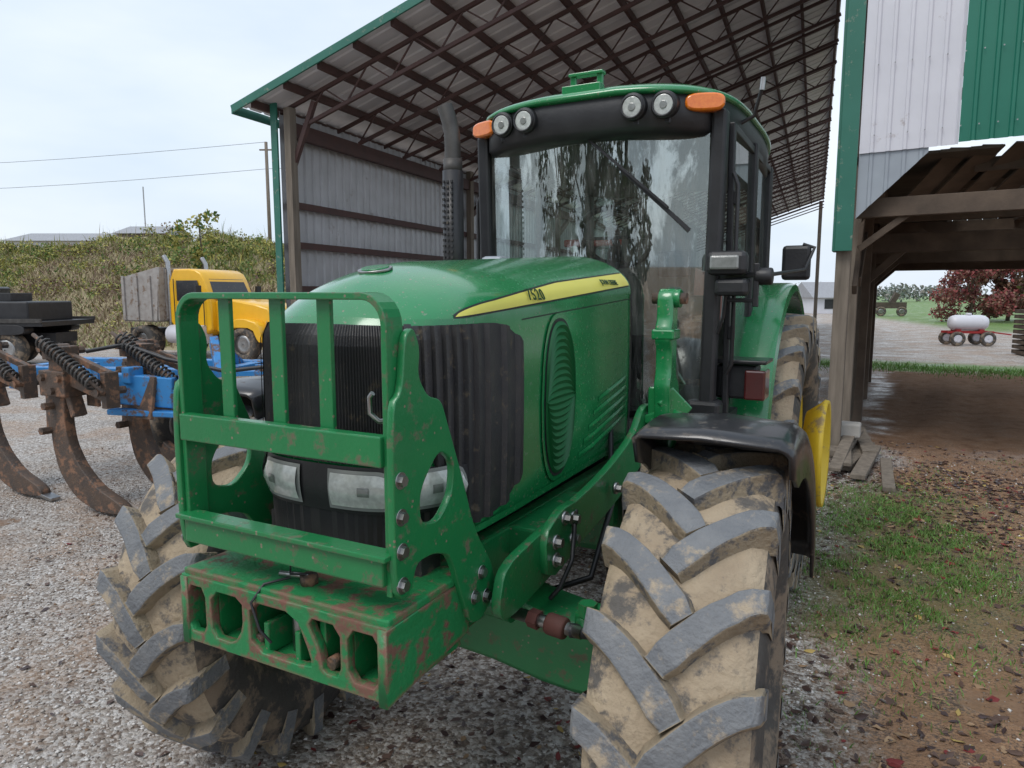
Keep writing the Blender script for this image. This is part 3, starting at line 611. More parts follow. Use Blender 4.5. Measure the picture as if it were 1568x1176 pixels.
corr('shed_side_wall',sp(-.12,0,0),sp(-.12,DEP,0),lambda s:0,lambda s:rz(-.12)+.02,GALV,SH,pitch=.20,rib=.03)
boxes('shed_girts',[(sp(.0,0,z),sp(.0,DEP,z),.05,.10) for z in(.5,1.2,1.93,2.6,3.2)],REDST,SH)
boxes('shed_wall_posts',[(sp(.08,d,0),sp(.08,d,rz(0)),.12,.13) for d in np.arange(0,DEP+1,6)],WOOD,SH)
boxes('shed_corner_trim',[(sp(-.13,-.10,0),sp(-.13,-.10,rz(-.1)+.1),.12,.03)],GTRIM,SH)
boxes('shed_eave_beam',[(sp(.05,0,rz(0)-.30),sp(.05,DEP,rz(0)-.30),.10,.22),(sp(.05,.05,rz(0)-.9),sp(.5,.05,rz(.5)-.1),.07,.07)]+[(sp(.05,d,rz(0)-1.0),sp(.05,d+1,rz(0)-.45),.10,.12) for d in(6,12)],REDST,SH)
boxes('shed_posts',[(sp(TW-.15,36,0),sp(TW-.15,36,rz(TW)),.18,.18)],WOOD,SH)
corr('shed_back_wall',sp(-.1,DEP,0),sp(4.6,DEP,0),lambda s:0,lambda s:rz(s)+.1,GALV,SH)
# ---------------------------------------------------------------- barn
BN=empty('pole_barn'); P0=Vector((.92,6.62,0)); D2=Vector((.995,-.10,0)); 
def bp(t,y,z): return P0+D2*t+Vector((0,y,z))
ZS=3.33
corr('barn_white_sheet',bp(.10,-.12,0),bp(.99,-.12,0),lambda s:ZS,lambda s:9.0,WHITE,BN,pitch=.1525,rib=.018)
corr('barn_green_sheet',bp(.992,-.125,0),bp(6.5,-.125,0),lambda s:ZS+.02,lambda s:9.0,GSHEET,BN,pitch=.1525,rib=.018)
corr('barn_grey_sheet',bp(.10,-.10,0),bp(.74,-.10,0),lambda s:2.66+.98*s,lambda s:ZS+.02,GREY,BN,pitch=.1525,rib=.014)
boxes('sheet_screws',[(bp(t,-.15,z),bp(t,-.16,z),.012,.012) for t in np.arange(.235,2.0,.1525) for z in(3.5,4.2,4.9)],STEEL,BN)
boxes('barn_corner_trim',[(bp(.0,-.13,2.32),bp(.0,-.13,9),.17,.03),(bp(-.10,.0,2.32),bp(-.10,.0,9),.03,.26)],GTRIM,BN,bevel=.004)
boxes('barn_post_front',[(bp(0,.02,0),bp(0,.02,3.6),.15,.15),(bp(.04,1.2,0),bp(.04,1.2,3.5),.15,.15)],WOOD,BN,bevel=.01)
boxes('barn_posts',[(bp(.12,d,0),bp(.12,d,3.6),.18,.18) for d in(2.8,5.4,8.1)]+[(bp(6.6,d,0),bp(6.6,d,3.6),.2,.2) for d in(0,2.8,5.4,8.1)],WOODH,BN,bevel=.01)
L=[]
for i,y in enumerate(np.arange(1.4,8.1,.24)): L.append((bp(.0,y,.15 if i%5 else .5),bp(.0,y,8.5),.21,.025))
boxes('barn_side_planks',L,DWOOD,BN)
L=[(bp(.1,.1,2.78),bp(6.6,.1,2.78),.10,.20)]
for d in(2.8,5.4,8.1): L.append((bp(.1,d,2.62-.02*d),bp(6.6,d,2.62-.02*d),.12,.26)); L.append((bp(.1,d,2.95),bp(6.6,d,2.95),.08,.2))
for t in(.3,2.2,4.2,6.2): L.append((bp(t,0,3.12),bp(t,8.2,3.12),.12,.24))
for d in(2.8,5.4,8.1): L.append((bp(.12,d,2.0),bp(.85,d,2.72),.08,.10))
L.append((bp(.14,.12,2.35),bp(.62,.12,2.72),.03,.07))
L.append((bp(.12,.15,1.9),bp(.12,1.6,3.0),.05,.12)); L.append((bp(.12,1.2,2.0),bp(.12,2.8,2.7),.05,.12))
boxes('barn_beams',L,WOODH,BN,bevel=.006)
L=[]
for i,t in enumerate(np.arange(.2,6.6,.26)):
    y1=8.2
    if 1.3<t<3.6: L.append((bp(t,.9 if i%2 else .6,3.32),bp(t,2.0,3.34),.2,.03)); L.append((bp(t,5.2,3.32),bp(t,y1,3.32),.24,.03))
    else: L.append((bp(t,.0,3.30),bp(t,y1,3.30),.262,.03))
boxes('barn_loft_planks',L,DWOOD,BN)
boxes('barn_loft_joists',[(bp(1.2,y,3.22),bp(3.8,y,3.22),.06,.14) for y in(.6,1.3,2.0,2.7,3.4,4.1,4.8)],WOODH,BN)
boxes('barn_rafters',[(bp(.0,d,5.2),bp(6.6,d,7.4),.06,.2) for d in(0.3,2.2,4.1,6.2,8.1)],DWOOD,BN)
boxes('barn_diagonal_planks',[(bp(1.05+.28*k,.3,3.36),bp(.55+.28*k,1.3,2.85),.22,.02) for k in range(5)],WOODH,BN)
boxes('barn_rear_wall',[(bp(t,8.3,2.45),bp(t,8.3,4.4),.24,.025) for t in np.arange(.1,6.6,.25)],DWOOD,BN)
LP=empty('lumber_pile')
Lr=[((1.05,6.0,.04),(1.25,7.4,.05),.18,.06),((1.22,5.6,.05),(1.34,7.0,.10),.14,.05),((1.50,5.3,.03),(1.46,6.6,.04),.11,.05),((.98,6.3,.12),(1.10,7.7,.14),.2,.07),((1.30,6.6,.10),(1.12,8.1,.12),.15,.06),((1.10,5.9,.10),(1.02,7.3,.20),.10,.04),((1.0,5.7,.08),(1.08,6.9,.24),.12,.04)]
boxes('boards',Lr,WOOD,LP,bevel=.006)
box('stone_block',(1.08,6.9,.30),(.22,.22,.16),mat('concrete',(.45,.43,.4),rough=.9,bump=.4),LP,bevel=.02)
# ---------------------------------------------------------------- ground
gm=bpy.data.materials.new('ground_mix'); t_,N,L_=nt(gm); B=N['Principled BSDF']
tc=N.new('ShaderNodeTexCoord'); obj=tc.outputs['Object']
sep=N.new('ShaderNodeSeparateXYZ'); L_.new(obj,sep.inputs[0])
def noise(sc,det=6,ro=.6):
    n=N.new('ShaderNodeTexNoise'); n.inputs['Scale'].default_value=sc; n.inputs['Detail'].default_value=det; n.inputs['Roughness'].default_value=ro; L_.new(obj,n.inputs['Vector']); return n.outputs[0]
def M(op,a,b=None,clamp=False):
    n=N.new('ShaderNodeMath'); n.operation=op; n.use_clamp=clamp
    for i,x in enumerate((a,b)):
        if x is None: continue
        if isinstance(x,(int,float)): n.inputs[i].default_value=x
        else: L_.new(x,n.inputs[i])
    return n.outputs[0]
def step(v,a,b):
    n=N.new('ShaderNodeMapRange'); n.interpolation_type='SMOOTHSTEP'; n.inputs[1].default_value=a; n.inputs[2].default_value=b; L_.new(v,n.inputs[0]); return n.outputs[0]
def mixc(f,a,b):
    n=N.new('ShaderNodeMix'); n.data_type='RGBA'
    if isinstance(f,(int,float)): n.inputs[0].default_value=f
    else: L_.new(f,n.inputs[0])
    for i,x in((6,a),(7,b)):
        if isinstance(x,tuple): n.inputs[i].default_value=(*x,1)
        else: L_.new(x,n.inputs[i])
    return n.outputs[2]
def ramp(v,els):
    n=N.new('ShaderNodeValToRGB'); r=n.color_ramp
    while len(r.elements)<len(els): r.elements.new(.5)
    for e,(p,c) in zip(r.elements,els): e.position=p; e.color=(*c,1)
    L_.new(v,n.inputs[0]); return n.outputs[0]
vo=N.new('ShaderNodeTexVoronoi'); vo.inputs['Scale'].default_value=60; L_.new(obj,vo.inputs['Vector'])
vsep=N.new('ShaderNodeSeparateColor'); L_.new(vo.outputs['Color'],vsep.inputs[0])
pebble=ramp(vsep.outputs[0],[(0,(.17,.125,.095)),(.3,(.33,.28,.235)),(.65,(.50,.46,.42)),(1,(.68,.65,.62))])
n1=noise(1.1,5); n2=noise(4,8,.7); n3=noise(22,8,.7); n4=noise(.35,4); n5=noise(60,6,.7); n6=noise(2.3,6,.6)
dirtc=ramp(n2,[(.3,(.17,.09,.05)),(.5,(.33,.19,.105)),(.7,(.46,.29,.17))])
brown=ramp(n3,[(.3,(.05,.035,.028)),(.55,(.13,.085,.062)),(.75,(.24,.17,.125))])
gravel=mixc(step(n3,.46,.64),pebble,mixc(.5,brown,pebble))
gravel=mixc(M('MULTIPLY',step(n1,.46,.60),.65),gravel,mixc(.6,pebble,dirtc))
gravel=mixc(M('MULTIPLY',step(n6,.52,.66),.6),gravel,mixc(.45,brown,pebble))
X=sep.outputs[0];Y=sep.outputs[1]
xd=M('ADD',X,M('MULTIPLY',M('SUBTRACT',n1,.5),2.2)); yd=M('ADD',Y,M('MULTIPLY',M('SUBTRACT',n1,.5),3.0))
under=M('MULTIPLY',step(xd,-1.4,-.2),M('SUBTRACT',1,step(yd,6,9)),True)
c=mixc(M('MULTIPLY',under,.85),gravel,mixc(step(n3,.38,.54),brown,pebble))
mud=M('MULTIPLY',step(xd,.9,1.6),M('SUBTRACT',1,step(yd,17,19)),True)
litter=M('ADD',M('MULTIPLY',n2,.5),M('MULTIPLY',n5,.5))
c=mixc(mud,c,mixc(step(litter,.49,.57),dirtc,brown))
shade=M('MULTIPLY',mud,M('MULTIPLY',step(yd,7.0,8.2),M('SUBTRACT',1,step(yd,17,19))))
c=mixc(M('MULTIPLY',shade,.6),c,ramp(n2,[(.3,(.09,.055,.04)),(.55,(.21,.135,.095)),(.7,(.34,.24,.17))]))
greenc=ramp(n3,[(.3,(.04,.07,.018)),(.55,(.085,.13,.035)),(.8,(.17,.19,.07))])
gp=M('MULTIPLY',M('MULTIPLY',step(xd,.8,1.2),M('SUBTRACT',1,step(xd,1.9,2.5))),M('MULTIPLY',step(yd,1.6,2.8),M('SUBTRACT',1,step(yd,4.9,5.8))),True)
c=mixc(M('MULTIPLY',gp,.5),c,greenc)
g1=M('MULTIPLY',step(yd,17.5,18.5),M('SUBTRACT',1,step(yd,19.5,21)),True)
road=M('ADD',X,M('MULTIPLY',Y,.25))
g2=M('MULTIPLY',step(yd,38,42),step(road,14,17))
g3=step(yd,75,90)
right=step(X,-3,0)
fieldc=ramp(n4,[(.3,(.10,.20,.04)),(.7,(.18,.25,.08))])
c=mixc(M('MULTIPLY',g1,right),c,fieldc)
c=mixc(g2,c,fieldc); c=mixc(g3,c,fieldc)
def blob(px,py,r):
    dx=M('SUBTRACT',X,px); dy=M('SUBTRACT',Y,py); q=M('ADD',M('MULTIPLY',dx,dx),M('MULTIPLY',dy,dy))
    q=M('ADD',q,M('MULTIPLY',M('SUBTRACT',n6,.5),r*r*5)); return M('SUBTRACT',1,step(q,r*r*.7,r*r))
pud=M('MAXIMUM',M('MAXIMUM',blob(2.05,1.65,.22),blob(-5.2,.7,.35)),blob(-6.6,3.6,.5))
c=mixc(M('MULTIPLY',pud,.75),c,mixc(.5,dirtc,(.10,.07,.05)))
L_.new(c,B.inputs['Base Color'])
rough=N.new('ShaderNodeMapRange'); rough.inputs[1].default_value=.36; rough.inputs[2].default_value=.52; rough.inputs[3].default_value=.26; rough.inputs[4].default_value=.75; L_.new(n1,rough.inputs[0])
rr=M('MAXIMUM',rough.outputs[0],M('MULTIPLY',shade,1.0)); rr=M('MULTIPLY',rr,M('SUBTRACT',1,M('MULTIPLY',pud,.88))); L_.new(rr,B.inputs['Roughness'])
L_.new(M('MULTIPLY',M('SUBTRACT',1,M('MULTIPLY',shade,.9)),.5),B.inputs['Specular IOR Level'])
hh=M('ADD',M('MULTIPLY',vo.outputs['Distance'],-1.0),M('ADD',M('MULTIPLY',n3,2.0),M('MULTIPLY',n5,1.2)))
bu=N.new('ShaderNodeBump'); L_.new(M('MULTIPLY',M('SUBTRACT',1,M('MULTIPLY',pud,.95)),.8),bu.inputs['Strength']); bu.inputs['Distance'].default_value=.012; L_.new(hh,bu.inputs['Height']); L_.new(bu.outputs[0],B.inputs['Normal'])
def gh(x,y):
    r=np.hypot(x,y); f=np.clip(1-r/30,0,1)
    b=.012*np.sin(1.7*x+.8*y)+.010*np.sin(3.1*y-1.3*x+1)+.008*np.sin(5.3*x+2)*np.sin(4.7*y)
    b=b+np.where(x>1,1,0)*.012*np.sin(9*x+2*y)*np.sin(7*y-x)*np.clip(x-1,0,1)
    b=b+.03*np.sin(7*(x-.1*y))*np.clip((x-1.1),0,1)*np.clip((y-7.5)/2,0,1)*np.clip((19-y)/2,0,1)
    tyre=np.exp(-((x-1.0)**2+(y)**2)/.25)+np.exp(-((x+.9)**2+(y)**2)/.25)
    return b*f*(1-np.clip(tyre,0,1))-.006
u=np.linspace(-1,1,301); g=np.sign(u)*(np.abs(u)*13+ (np.abs(u)**7)*700)
GX,GYY=np.meshgrid(g,g+3,indexing='ij'); Z=gh(GX,GYY)
V=np.stack([GX.ravel(),GYY.ravel(),Z.ravel()],1); n=301
idx=np.arange(n*n).reshape(n,n); F=np.stack([idx[:-1,:-1].ravel(),idx[1:,:-1].ravel(),idx[1:,1:].ravel(),idx[:-1,1:].ravel()],1)
fast('ground',V,F,gm,smooth=True)
ST=[mat('stone_light',(.70,.67,.64),(.54,.51,.48),rough=.5,scale=9),mat('stone_mid',(.46,.41,.365),(.33,.29,.26),rough=.55,scale=9),mat('stone_dark',(.20,.155,.125),(.13,.105,.09),rough=.5,scale=9),mat('dirt_clod',(.24,.15,.09),(.14,.09,.06),rough=.9,scale=9)]
oct_v=np.array([(1,0,0),(-1,0,0),(0,1,0),(0,-1,0),(0,0,1),(0,0,-1)],float); oct_f=np.array([(0,2,4),(2,1,4),(1,3,4),(3,0,4),(2,0,5),(1,2,5),(3,1,5),(0,3,5)])
def pebbles(name,n,xr,yr,smin,smax,dens=None,p=(.4,.4,.2,0)):
    x=rng.uniform(*xr,n); y=rng.uniform(*yr,n)
    if dens is not None:
        k=rng.uniform(0,1,n)<dens(x,y); x=x[k];y=y[k]; n=len(x)
    s=smin+(smax-smin)*rng.beta(1.2,5,n); z=gh(x,y)+s*.15
    sc=np.stack([s*rng.uniform(.7,1.3,n),s*rng.uniform(.7,1.3,n),s*rng.uniform(.4,.8,n)],1)
    a=rng.uniform(0,6.28,n); ca,sa=np.cos(a),np.sin(a)
    v=oct_v[None]*sc[:,None,:]+rng.normal(0,.12,(n,6,3))*s[:,None,None]
    vx=v[...,0]*ca[:,None]-v[...,1]*sa[:,None]+x[:,None]; vy=v[...,0]*sa[:,None]+v[...,1]*ca[:,None]+y[:,None]; vz=v[...,2]+z[:,None]
    V=np.stack([vx,vy,vz],-1).reshape(-1,3); F=(oct_f[None]+6*np.arange(n)[:,None,None]).reshape(-1,3)
    fast(name,V,F,ST,mi=np.repeat(rng.choice(4,n,p=p),8))
def gden(x,y):
    q=np.clip(.95-.60*(x>-.9)-.1*(y>4),0,1)*(.75+.45*np.sin(1.9*x+1)*np.sin(1.4*y+.5)+.2*np.sin(5*x)*np.sin(4.3*y))
    return q*(((x+5.2)**2+(y-.7)**2)>.10)*(((x+6.6)**2+(y-3.6)**2)>.2)
pebbles('gravel',95000,(-7,1.2),(-1.2,7),.004,.020,gden,(.36,.38,.18,.08))
pebbles('gravel_scatter',16000,(.9,5),(-1,7),.004,.020,None,(.08,.12,.25,.55))
LC=[mat('leaf_brown',(.13,.075,.055),(.07,.042,.034),rough=.45),mat('leaf_dark',(.06,.034,.032),rough=.3),mat('leaf_red',(.22,.03,.03),rough=.5),mat('leaf_tan',(.36,.24,.14),(.26,.16,.09),rough=.6),mat('leaf_yellow',(.45,.32,.10),rough=.6)]
def leaves(name,n,xr,yr,dens=None,sm=.016,sx=.040):
    x=rng.uniform(*xr,n); y=rng.uniform(*yr,n)
    if dens is not None:
        k=rng.uniform(0,1,n)<dens(x,y); x=x[k];y=y[k]; n=len(x)
    s=rng.uniform(sm,sx,n); a=rng.uniform(0,6.28,n)
    pts=np.array([(-1,0),(-.3,.55),(.5,.5),(1.1,0),(.5,-.5),(-.3,-.55)])
    asp=rng.uniform(.5,1.2,n)[:,None]
    px=(pts[None,:,0]*np.cos(a)[:,None]-pts[None,:,1]*asp*np.sin(a)[:,None])*s[:,None]+x[:,None]
    py=(pts[None,:,0]*np.sin(a)[:,None]+pts[None,:,1]*asp*np.cos(a)[:,None])*s[:,None]+y[:,None]
    pz=gh(x,y)[:,None]+.006+rng.uniform(-.25,.35,(n,6))*s[:,None]
    V=np.stack([px,py,pz],-1).reshape(-1,3); F=np.array([[0,1,2,3],[0,3,4,5]])[None]+6*np.arange(n)[:,None,None]
    fast(name,V,F.reshape(-1,4),LC,mi=np.repeat(rng.choice(5,n,p=[.46,.32,.07,.12,.03]),2))
cl=rng.uniform(-2,7,(48,2))
def ld(x,y):
    q=.12+.0*x
    for c_ in cl: q=q+.6*np.exp(-((x-c_[0])**2+(y-c_[1])**2)/.3)
    return np.clip(q,0,.95)
leaves('fallen_leaves',26000,(.5,5.5),(-1.2,8),ld,sm=.010,sx=.036)
leaves('fallen_leaves',4600,(-4.5,.9),(-1.2,4),lambda x,y:.14+.8*(x>-1),sm=.010,sx=.028)
GRM=[mat('grass_blade',(.08,.17,.03),(.11,.21,.04),rough=.6),mat('grass_blade_dry',(.24,.22,.10),rough=.7),mat('grass_blade_light',(.14,.31,.05),rough=.6)]
def blades(name,x,y,z,h,w,mats,p,lean=.5):
    n=len(x); a=rng.uniform(0,6.28,n); l=rng.uniform(0,lean,n)*h
    dx,dy=np.cos(a),np.sin(a); b=rng.uniform(0,6.28,n); wx,wy=np.cos(b)*w/2,np.sin(b)*w/2
    P0_=np.stack([x-wx,y-wy,z],1);P1=np.stack([x+wx,y+wy,z],1)
    P2=np.stack([x+wx*.7+dx*l*.4,y+wy*.7+dy*l*.4,z+h*.6],1);P3=np.stack([x-wx*.7+dx*l*.4,y-wy*.7+dy*l*.4,z+h*.6],1);P4=np.stack([x+dx*l,y+dy*l,z+h],1)
    V=np.stack([P0_,P1,P2,P3,P4],1).reshape(-1,3); k=5*np.arange(n)[:,None]
    F=np.concatenate([np.array([[0,1,2]])+k,np.array([[0,2,3]])+k,np.array([[3,2,4]])+k]); m_=rng.choice(len(mats),n,p=p)
    fast(name,V,F,mats,mi=np.concatenate([m_,m_,m_]))
n=34000; x=rng.normal(1.55,.36,n); y=rng.normal(3.7,.95,n); k=(np.sin(3*x+1)*np.sin(2.3*y)*.5+np.sin(7*x)*np.cos(6*y)*.6+np.sin(17*x+3)*np.cos(15*y)*.6+rng.normal(0,.45,n))>.1; x=x[k];y=y[k]; k=x>.75; x=x[k];y=y[k]; n=len(x)
blades('grass_patch',x,y,gh(x,y),rng.uniform(.008,.045,n),rng.uniform(.003,.008,n),GRM,[.5,.12,.38],lean=1.4)
n=16000; x=rng.uniform(1,5,n); y=rng.uniform(-.2,7.5,n); k=(np.sin(4*x)*np.sin(3.1*y+1)+np.sin(11*x)*np.sin(9*y)*.6+rng.normal(0,.25,n))>.8; x=x[k];y=y[k]; n=len(x)
blades('grass_sprigs',x,y,gh(x,y),rng.uniform(.008,.035,n),rng.uniform(.003,.007,n),GRM,[.55,.2,.25],lean=1.4)
n=9000; x=rng.uniform(-.5,9,n); y=rng.normal(18.2,.6,n)+.3*np.sin(x*1.3)
blades('grass_verge',x,y,gh(x,y),rng.uniform(.02,.09,n),rng.uniform(.01,.02,n),GRM,[.4,.1,.5],lean=1.0)
# ---------------------------------------------------------------- far scenery, laid out along the lane direction
CX,CY=1.42,-2.1; Fv=np.array([-.469,.883]); Rv=np.array([.883,.469])
def site(d,l): return np.array([CX,CY])+Fv*d+Rv*l
def hillz(d,l):
    e0=25+2.0*np.sin(l*.21+.5)
    b=np.clip((d-e0)/15,0,1); s=b*b*(3-2*b)
    return s*(4.65+.40*np.sin(l*.30+1)+.18*np.sin(l*.8)+.3*np.sin(l*.13))*np.clip((10-l)/12,0,1)+.35*b*np.sin(d*1.1+l*.8)*np.sin(l*1.3)*(b<1)
dd=np.concatenate([np.linspace(22,42,50),np.linspace(44,160,20)]); ll=np.linspace(-130,10,160)
Dg,Lg=np.meshgrid(dd,ll,indexing='ij'); XY=np.array([CX,CY])+Dg[...,None]*Fv+Lg[...,None]*Rv; Zg=hillz(Dg,Lg)-.03
V=np.concatenate([XY.reshape(-1,2),Zg.reshape(-1,1)],1); a,b=Dg.shape; idx=np.arange(a*b).reshape(a,b)
F=np.stack([idx[:-1,:-1].ravel(),idx[:-1,1:].ravel(),idx[1:,1:].ravel(),idx[1:,:-1].ravel()],1)
HM=mat('hill_grass',(.24,.21,.11),(.34,.28,.17),rough=.95,scale=.8,bump=.6,bscale=4,dirt_or_glint=(.14,.17,.05),dirt_glint_amt=.55,dscale=.35)
fast('grass_hill',V,F,HM,smooth=True)
WM=[mat('weed_olive',(.19,.22,.07),(.24,.25,.08),rough=.9,scale=1),mat('weed_tan',(.42,.34,.22),(.34,.27,.17),rough=.9),mat('weed_yellow',(.42,.38,.10),rough=.9),mat('weed_green',(.10,.18,.04),rough=.9),mat('weed_brown',(.24,.16,.12),rough=.9)]
n=60000; d=24+16*rng.beta(1.2,1.0,n); l=rng.uniform(-42,-3,n); XYw=np.array([CX,CY])+d[:,None]*Fv+l[:,None]*Rv; z=hillz(d,l)
m_=np.sin(l*.45+1)+.7*np.sin(d*.5+l*.3)+(d-33)*.22+rng.normal(0,.2,n)
pick=m_>.2
for nm,sel,p in(('weeds',pick,[.35,.12,.33,.17,.03]),('weeds',~pick,[.08,.62,.03,.05,.22])):
    k=sel; blades(nm,XYw[k,0],XYw[k,1],z[k]-.05,rng.uniform(.08,.42,k.sum()),rng.uniform(.03,.08,k.sum()),WM,p,lean=1.8)
n=1100; d=rng.uniform(37.5,40.5,n); l=rng.uniform(-42,-6,n); XYw=np.array([CX,CY])+d[:,None]*Fv+l[:,None]*Rv
blades('tall_weeds',XYw[:,0],XYw[:,1],hillz(d,l)-.05,rng.uniform(.2,1.2,n)*(.45+.55*np.sin(l*1.7+np.sin(l*.6))**2),rng.uniform(.02,.05,n),WM,[.3,.35,.2,.1,.05],lean=.45)
def foliage(name,clumps,n,size,mats,p,parent=None,zs=.85):
    c=np.array([q[:3] for q in clumps]); r=np.array([q[3] for q in clumps]); w=r**2/np.sum(r**2)
    i=rng.choice(len(c),n,p=w); u_=rng.normal(0,1,(n,3)); u_/=np.linalg.norm(u_,axis=1)[:,None]
    pos=c[i]+u_*(r[i]*rng.uniform(.35,1.1,n))[:,None]*np.array([1,1,zs])
    a=rng.normal(0,1,(n,3)); a/=np.linalg.norm(a,axis=1)[:,None]; b=np.cross(a,rng.normal(0,1,(n,3))); b/=np.linalg.norm(b,axis=1)[:,None]
    s=(size*rng.uniform(.5,1.3,n))[:,None]
    V=np.stack([pos-a*s,pos+b*s*.6,pos+a*s,pos-b*s*.6],1).reshape(-1,3); F=np.arange(4)[None]+4*np.arange(n)[:,None]
    return fast(name,V,F,mats,parent,mi=rng.choice(len(mats),n,p=p))
SM=[WM[3],WM[0],WM[2],WM[4]]
for grp,(cnt,nl,pp,dr) in enumerate(((60,13000,[.10,.38,.45,.07],(33,40.5)),(38,10000,[.45,.35,.17,.03],(31,40)),(26,6000,[.04,.26,.2,.50],(29,38)),(16,4000,[.10,.3,.5,.10],(27,33)))):
    cls=[]
    for q in range(cnt):
        d=rng.uniform(*dr); l=rng.uniform(-34,-6); p=site(d,l); z0=float(hillz(d,l)); hh_=rng.uniform(.05,.55)*(1 if rng.uniform()<.8 else 1.9)
        for k in range(5): cls.append((p[0]+rng.normal(0,.6),p[1]+rng.normal(0,.6),z0+rng.uniform(0,hh_),rng.uniform(.15,.5)))
    foliage('shrubs',cls,nl,.065,SM,pp)
sap=empty('sapling'); p=site(31.5,-14.2+.6); z0=float(hillz(31.5,-13.6))
tube('trunk',[(p[0],p[1],z0),(p[0]+.05,p[1],z0+1.2),(p[0]-.05,p[1],z0+2.6)],.03,WOODH,sap)
foliage('crown',[(p[0]+rng.normal(0,.4),p[1]+rng.normal(0,.4),z0+.7+.24*k,.34) for k in range(10)],620,.10,[WM[2],SM[0]],[.6,.4],sap)
def house(name,d,l,w,h,z0,wallm,roofm,dep=7,rh=1.5):
    p=site(d,l); e=empty(name,(p[0],p[1],z0),math.radians(28))
    box('walls',(0,0,h/2),(w,dep,h),wallm,e,bevel=0)
    mesh('roof',[(-w/2-.3,-dep/2-.4,h),(w/2+.3,-dep/2-.4,h),(w/2+.3,dep/2+.4,h),(-w/2-.3,dep/2+.4,h),(-w/2-.3,0,h+rh),(w/2+.3,0,h+rh)],[(0,1,5,4),(2,3,4,5),(0,4,3),(1,2,5),(3,2,1,0)],roofm,e)
    boxes('windows',[((-w*.3,-dep/2-.02,h*.6),(-w*.3+1.2,-dep/2-.02,h*.6),.04,.9),((w*.2,-dep/2-.02,h*.6),(w*.2+1.2,-dep/2-.02,h*.6),.04,.9)],BLK,e)
    return e
RF=mat('shingle',(.34,.35,.37),(.27,.27,.29),rough=.8)
house('farmhouse',62,-37.5,7,2.0,4.1,WHITE,RF,rh=.9)
house('ranch_house',60,-29.6,3.6,2.0,4.6,mat('siding',(.22,.19,.17),rough=.8),RF,dep=5,rh=.8)
tube('television_antenna',[(*site(60,-30.4),7),(*site(60,-30.4),10.6)],.05,STEEL)
up=empty('utility_pole'); p=site(48,-16.1)
cyl('pole',(p[0],p[1],3),(p[0],p[1],11.7),.13,WOOD,up,r2=.10)
boxes('crossarm',[((p[0]-.4,p[1]-.2,11.2),(p[0]+.4,p[1]+.2,11.2),.09,.09)],WOOD,up)
q=site(60,-75)
for zz,z2 in((11.7,13.1),(10.0,11.2)):
    tube('power_line',[(p[0]+(q[0]-p[0])*k/12,p[1]+(q[1]-p[1])*k/12,zz+(z2-zz)*k/12-1.2*math.sin(math.pi*k/12)) for k in range(13)],.018,GREY,up)
q=site(45,-11); tube('power_line',[(p[0],p[1],10.0),(q[0],q[1],9.6)],.018,GREY,up)
def swheel(n_,c,r,w,parent,rimm=STEEL):
    revolve(n_,[(-w/2,r*.6),(-w/2,r*.92),(-w*.38,r),(w*.38,r),(w/2,r*.92),(w/2,r*.6),(w*.3,r*.55),(-w*.3,r*.55)],c,RUB,parent,n=32)
    revolve(n_+'_rim',[(-w*.35,.02),(-w*.3,r*.35),(-w*.42,r*.56),(w*.42,r*.56),(w*.3,r*.35),(w*.35,.02)],c,rimm,parent,n=24,closed=False)
p=site(21.3,-9.3); TR=empty('dump_truck',(p[0],p[1],0),math.radians(-84)); TR.scale=(.95,.95,.95)
TY=mat('truck_yellow',(.85,.47,.01),(.78,.42,.01),rough=.35,coat=.4)
for s in(-1,1):
    swheel('wheel',(s*.95,2.6,.5),.5,.3,TR); swheel('wheel',(s*.9,-1.3,.5),.5,.5,TR)
box('chassis',(0,.4,.75),(.8,6.0,.25),BLK,TR)
plate('engine_hood',smoothpoly([(1.2,.75),(3.3,.75),(3.35,1.3),(3.2,1.55),(1.2,1.85)],1),[],1.35,'yz',0,TY,TR,bev=.06)
plate('cab_body',smoothpoly([(-.25,.75),(1.3,.75),(1.3,1.75),(1.0,2.5),(.7,2.65),(-.25,2.65)],1),[],1.7,'yz',0,TY,TR,bev=.05)
for s in(-1,1):
    plate('cab_window',[(.05,1.75),(1.05,1.75),(.85,2.35),(.05,2.35)],[],.02,'yz',s*.93,BLKG,TR)
    plate('front_fender',smoothpoly([(1.9,.6),(2.0,1.1),(2.6,1.25),(3.2,1.1),(3.35,.6),(3.2,.6),(3.0,1.0),(2.2,1.0),(2.05,.6)],1),[],.35,'yz',s*.92,TY,TR,bev=.02)
    box('headlamp',(s*.75,3.38,1.0),(.3,.06,.2),LENS,TR)
    box('door_mirror',(s*1.25,1.2,2.0),(.2,.08,.4),BLK,TR)
    cyl('fuel_tank',(s*.95,-.2,.75),(s*.95,1.1,.75),.28,WHITE,TR)
    boxes('door_seams',[((s*.955,-.05,1.0),(s*.955,-.05,2.4),.02,.02),((s*.955,1.1,1.0),(s*.955,1.1,1.8),.02,.02)],BLK,TR)
    tube('exhaust_stack',[(s*.75,-.45,.9),(s*.75,-.45,2.9),(s*.75,-.6,3.1)],.07,STEEL,TR)
mesh('windscreen',[(-.75,1.36,1.80),(.75,1.36,1.80),(.7,1.09,2.4),(-.7,1.09,2.4)],[(0,1,2,3)],BLKG,TR)
box('grille',(0,3.42,1.15),(.9,.06,.6),STEEL,TR); box('bumper',(0,3.5,.62),(2.1,.15,.3),STEEL,TR)
bed=mat('bed_grey',(.40,.38,.36),(.27,.24,.22),rough=.7,dirt_or_glint=(.2,.14,.10),dirt_glint_amt=.5)
BL=-2.0
for s in(-1,1): plate('dump_bed_side',[(BL,1.15),(-.6,1.15),(-.45,2.75),(BL,2.45)],[],.06,'yz',s*1.1,bed,TR)
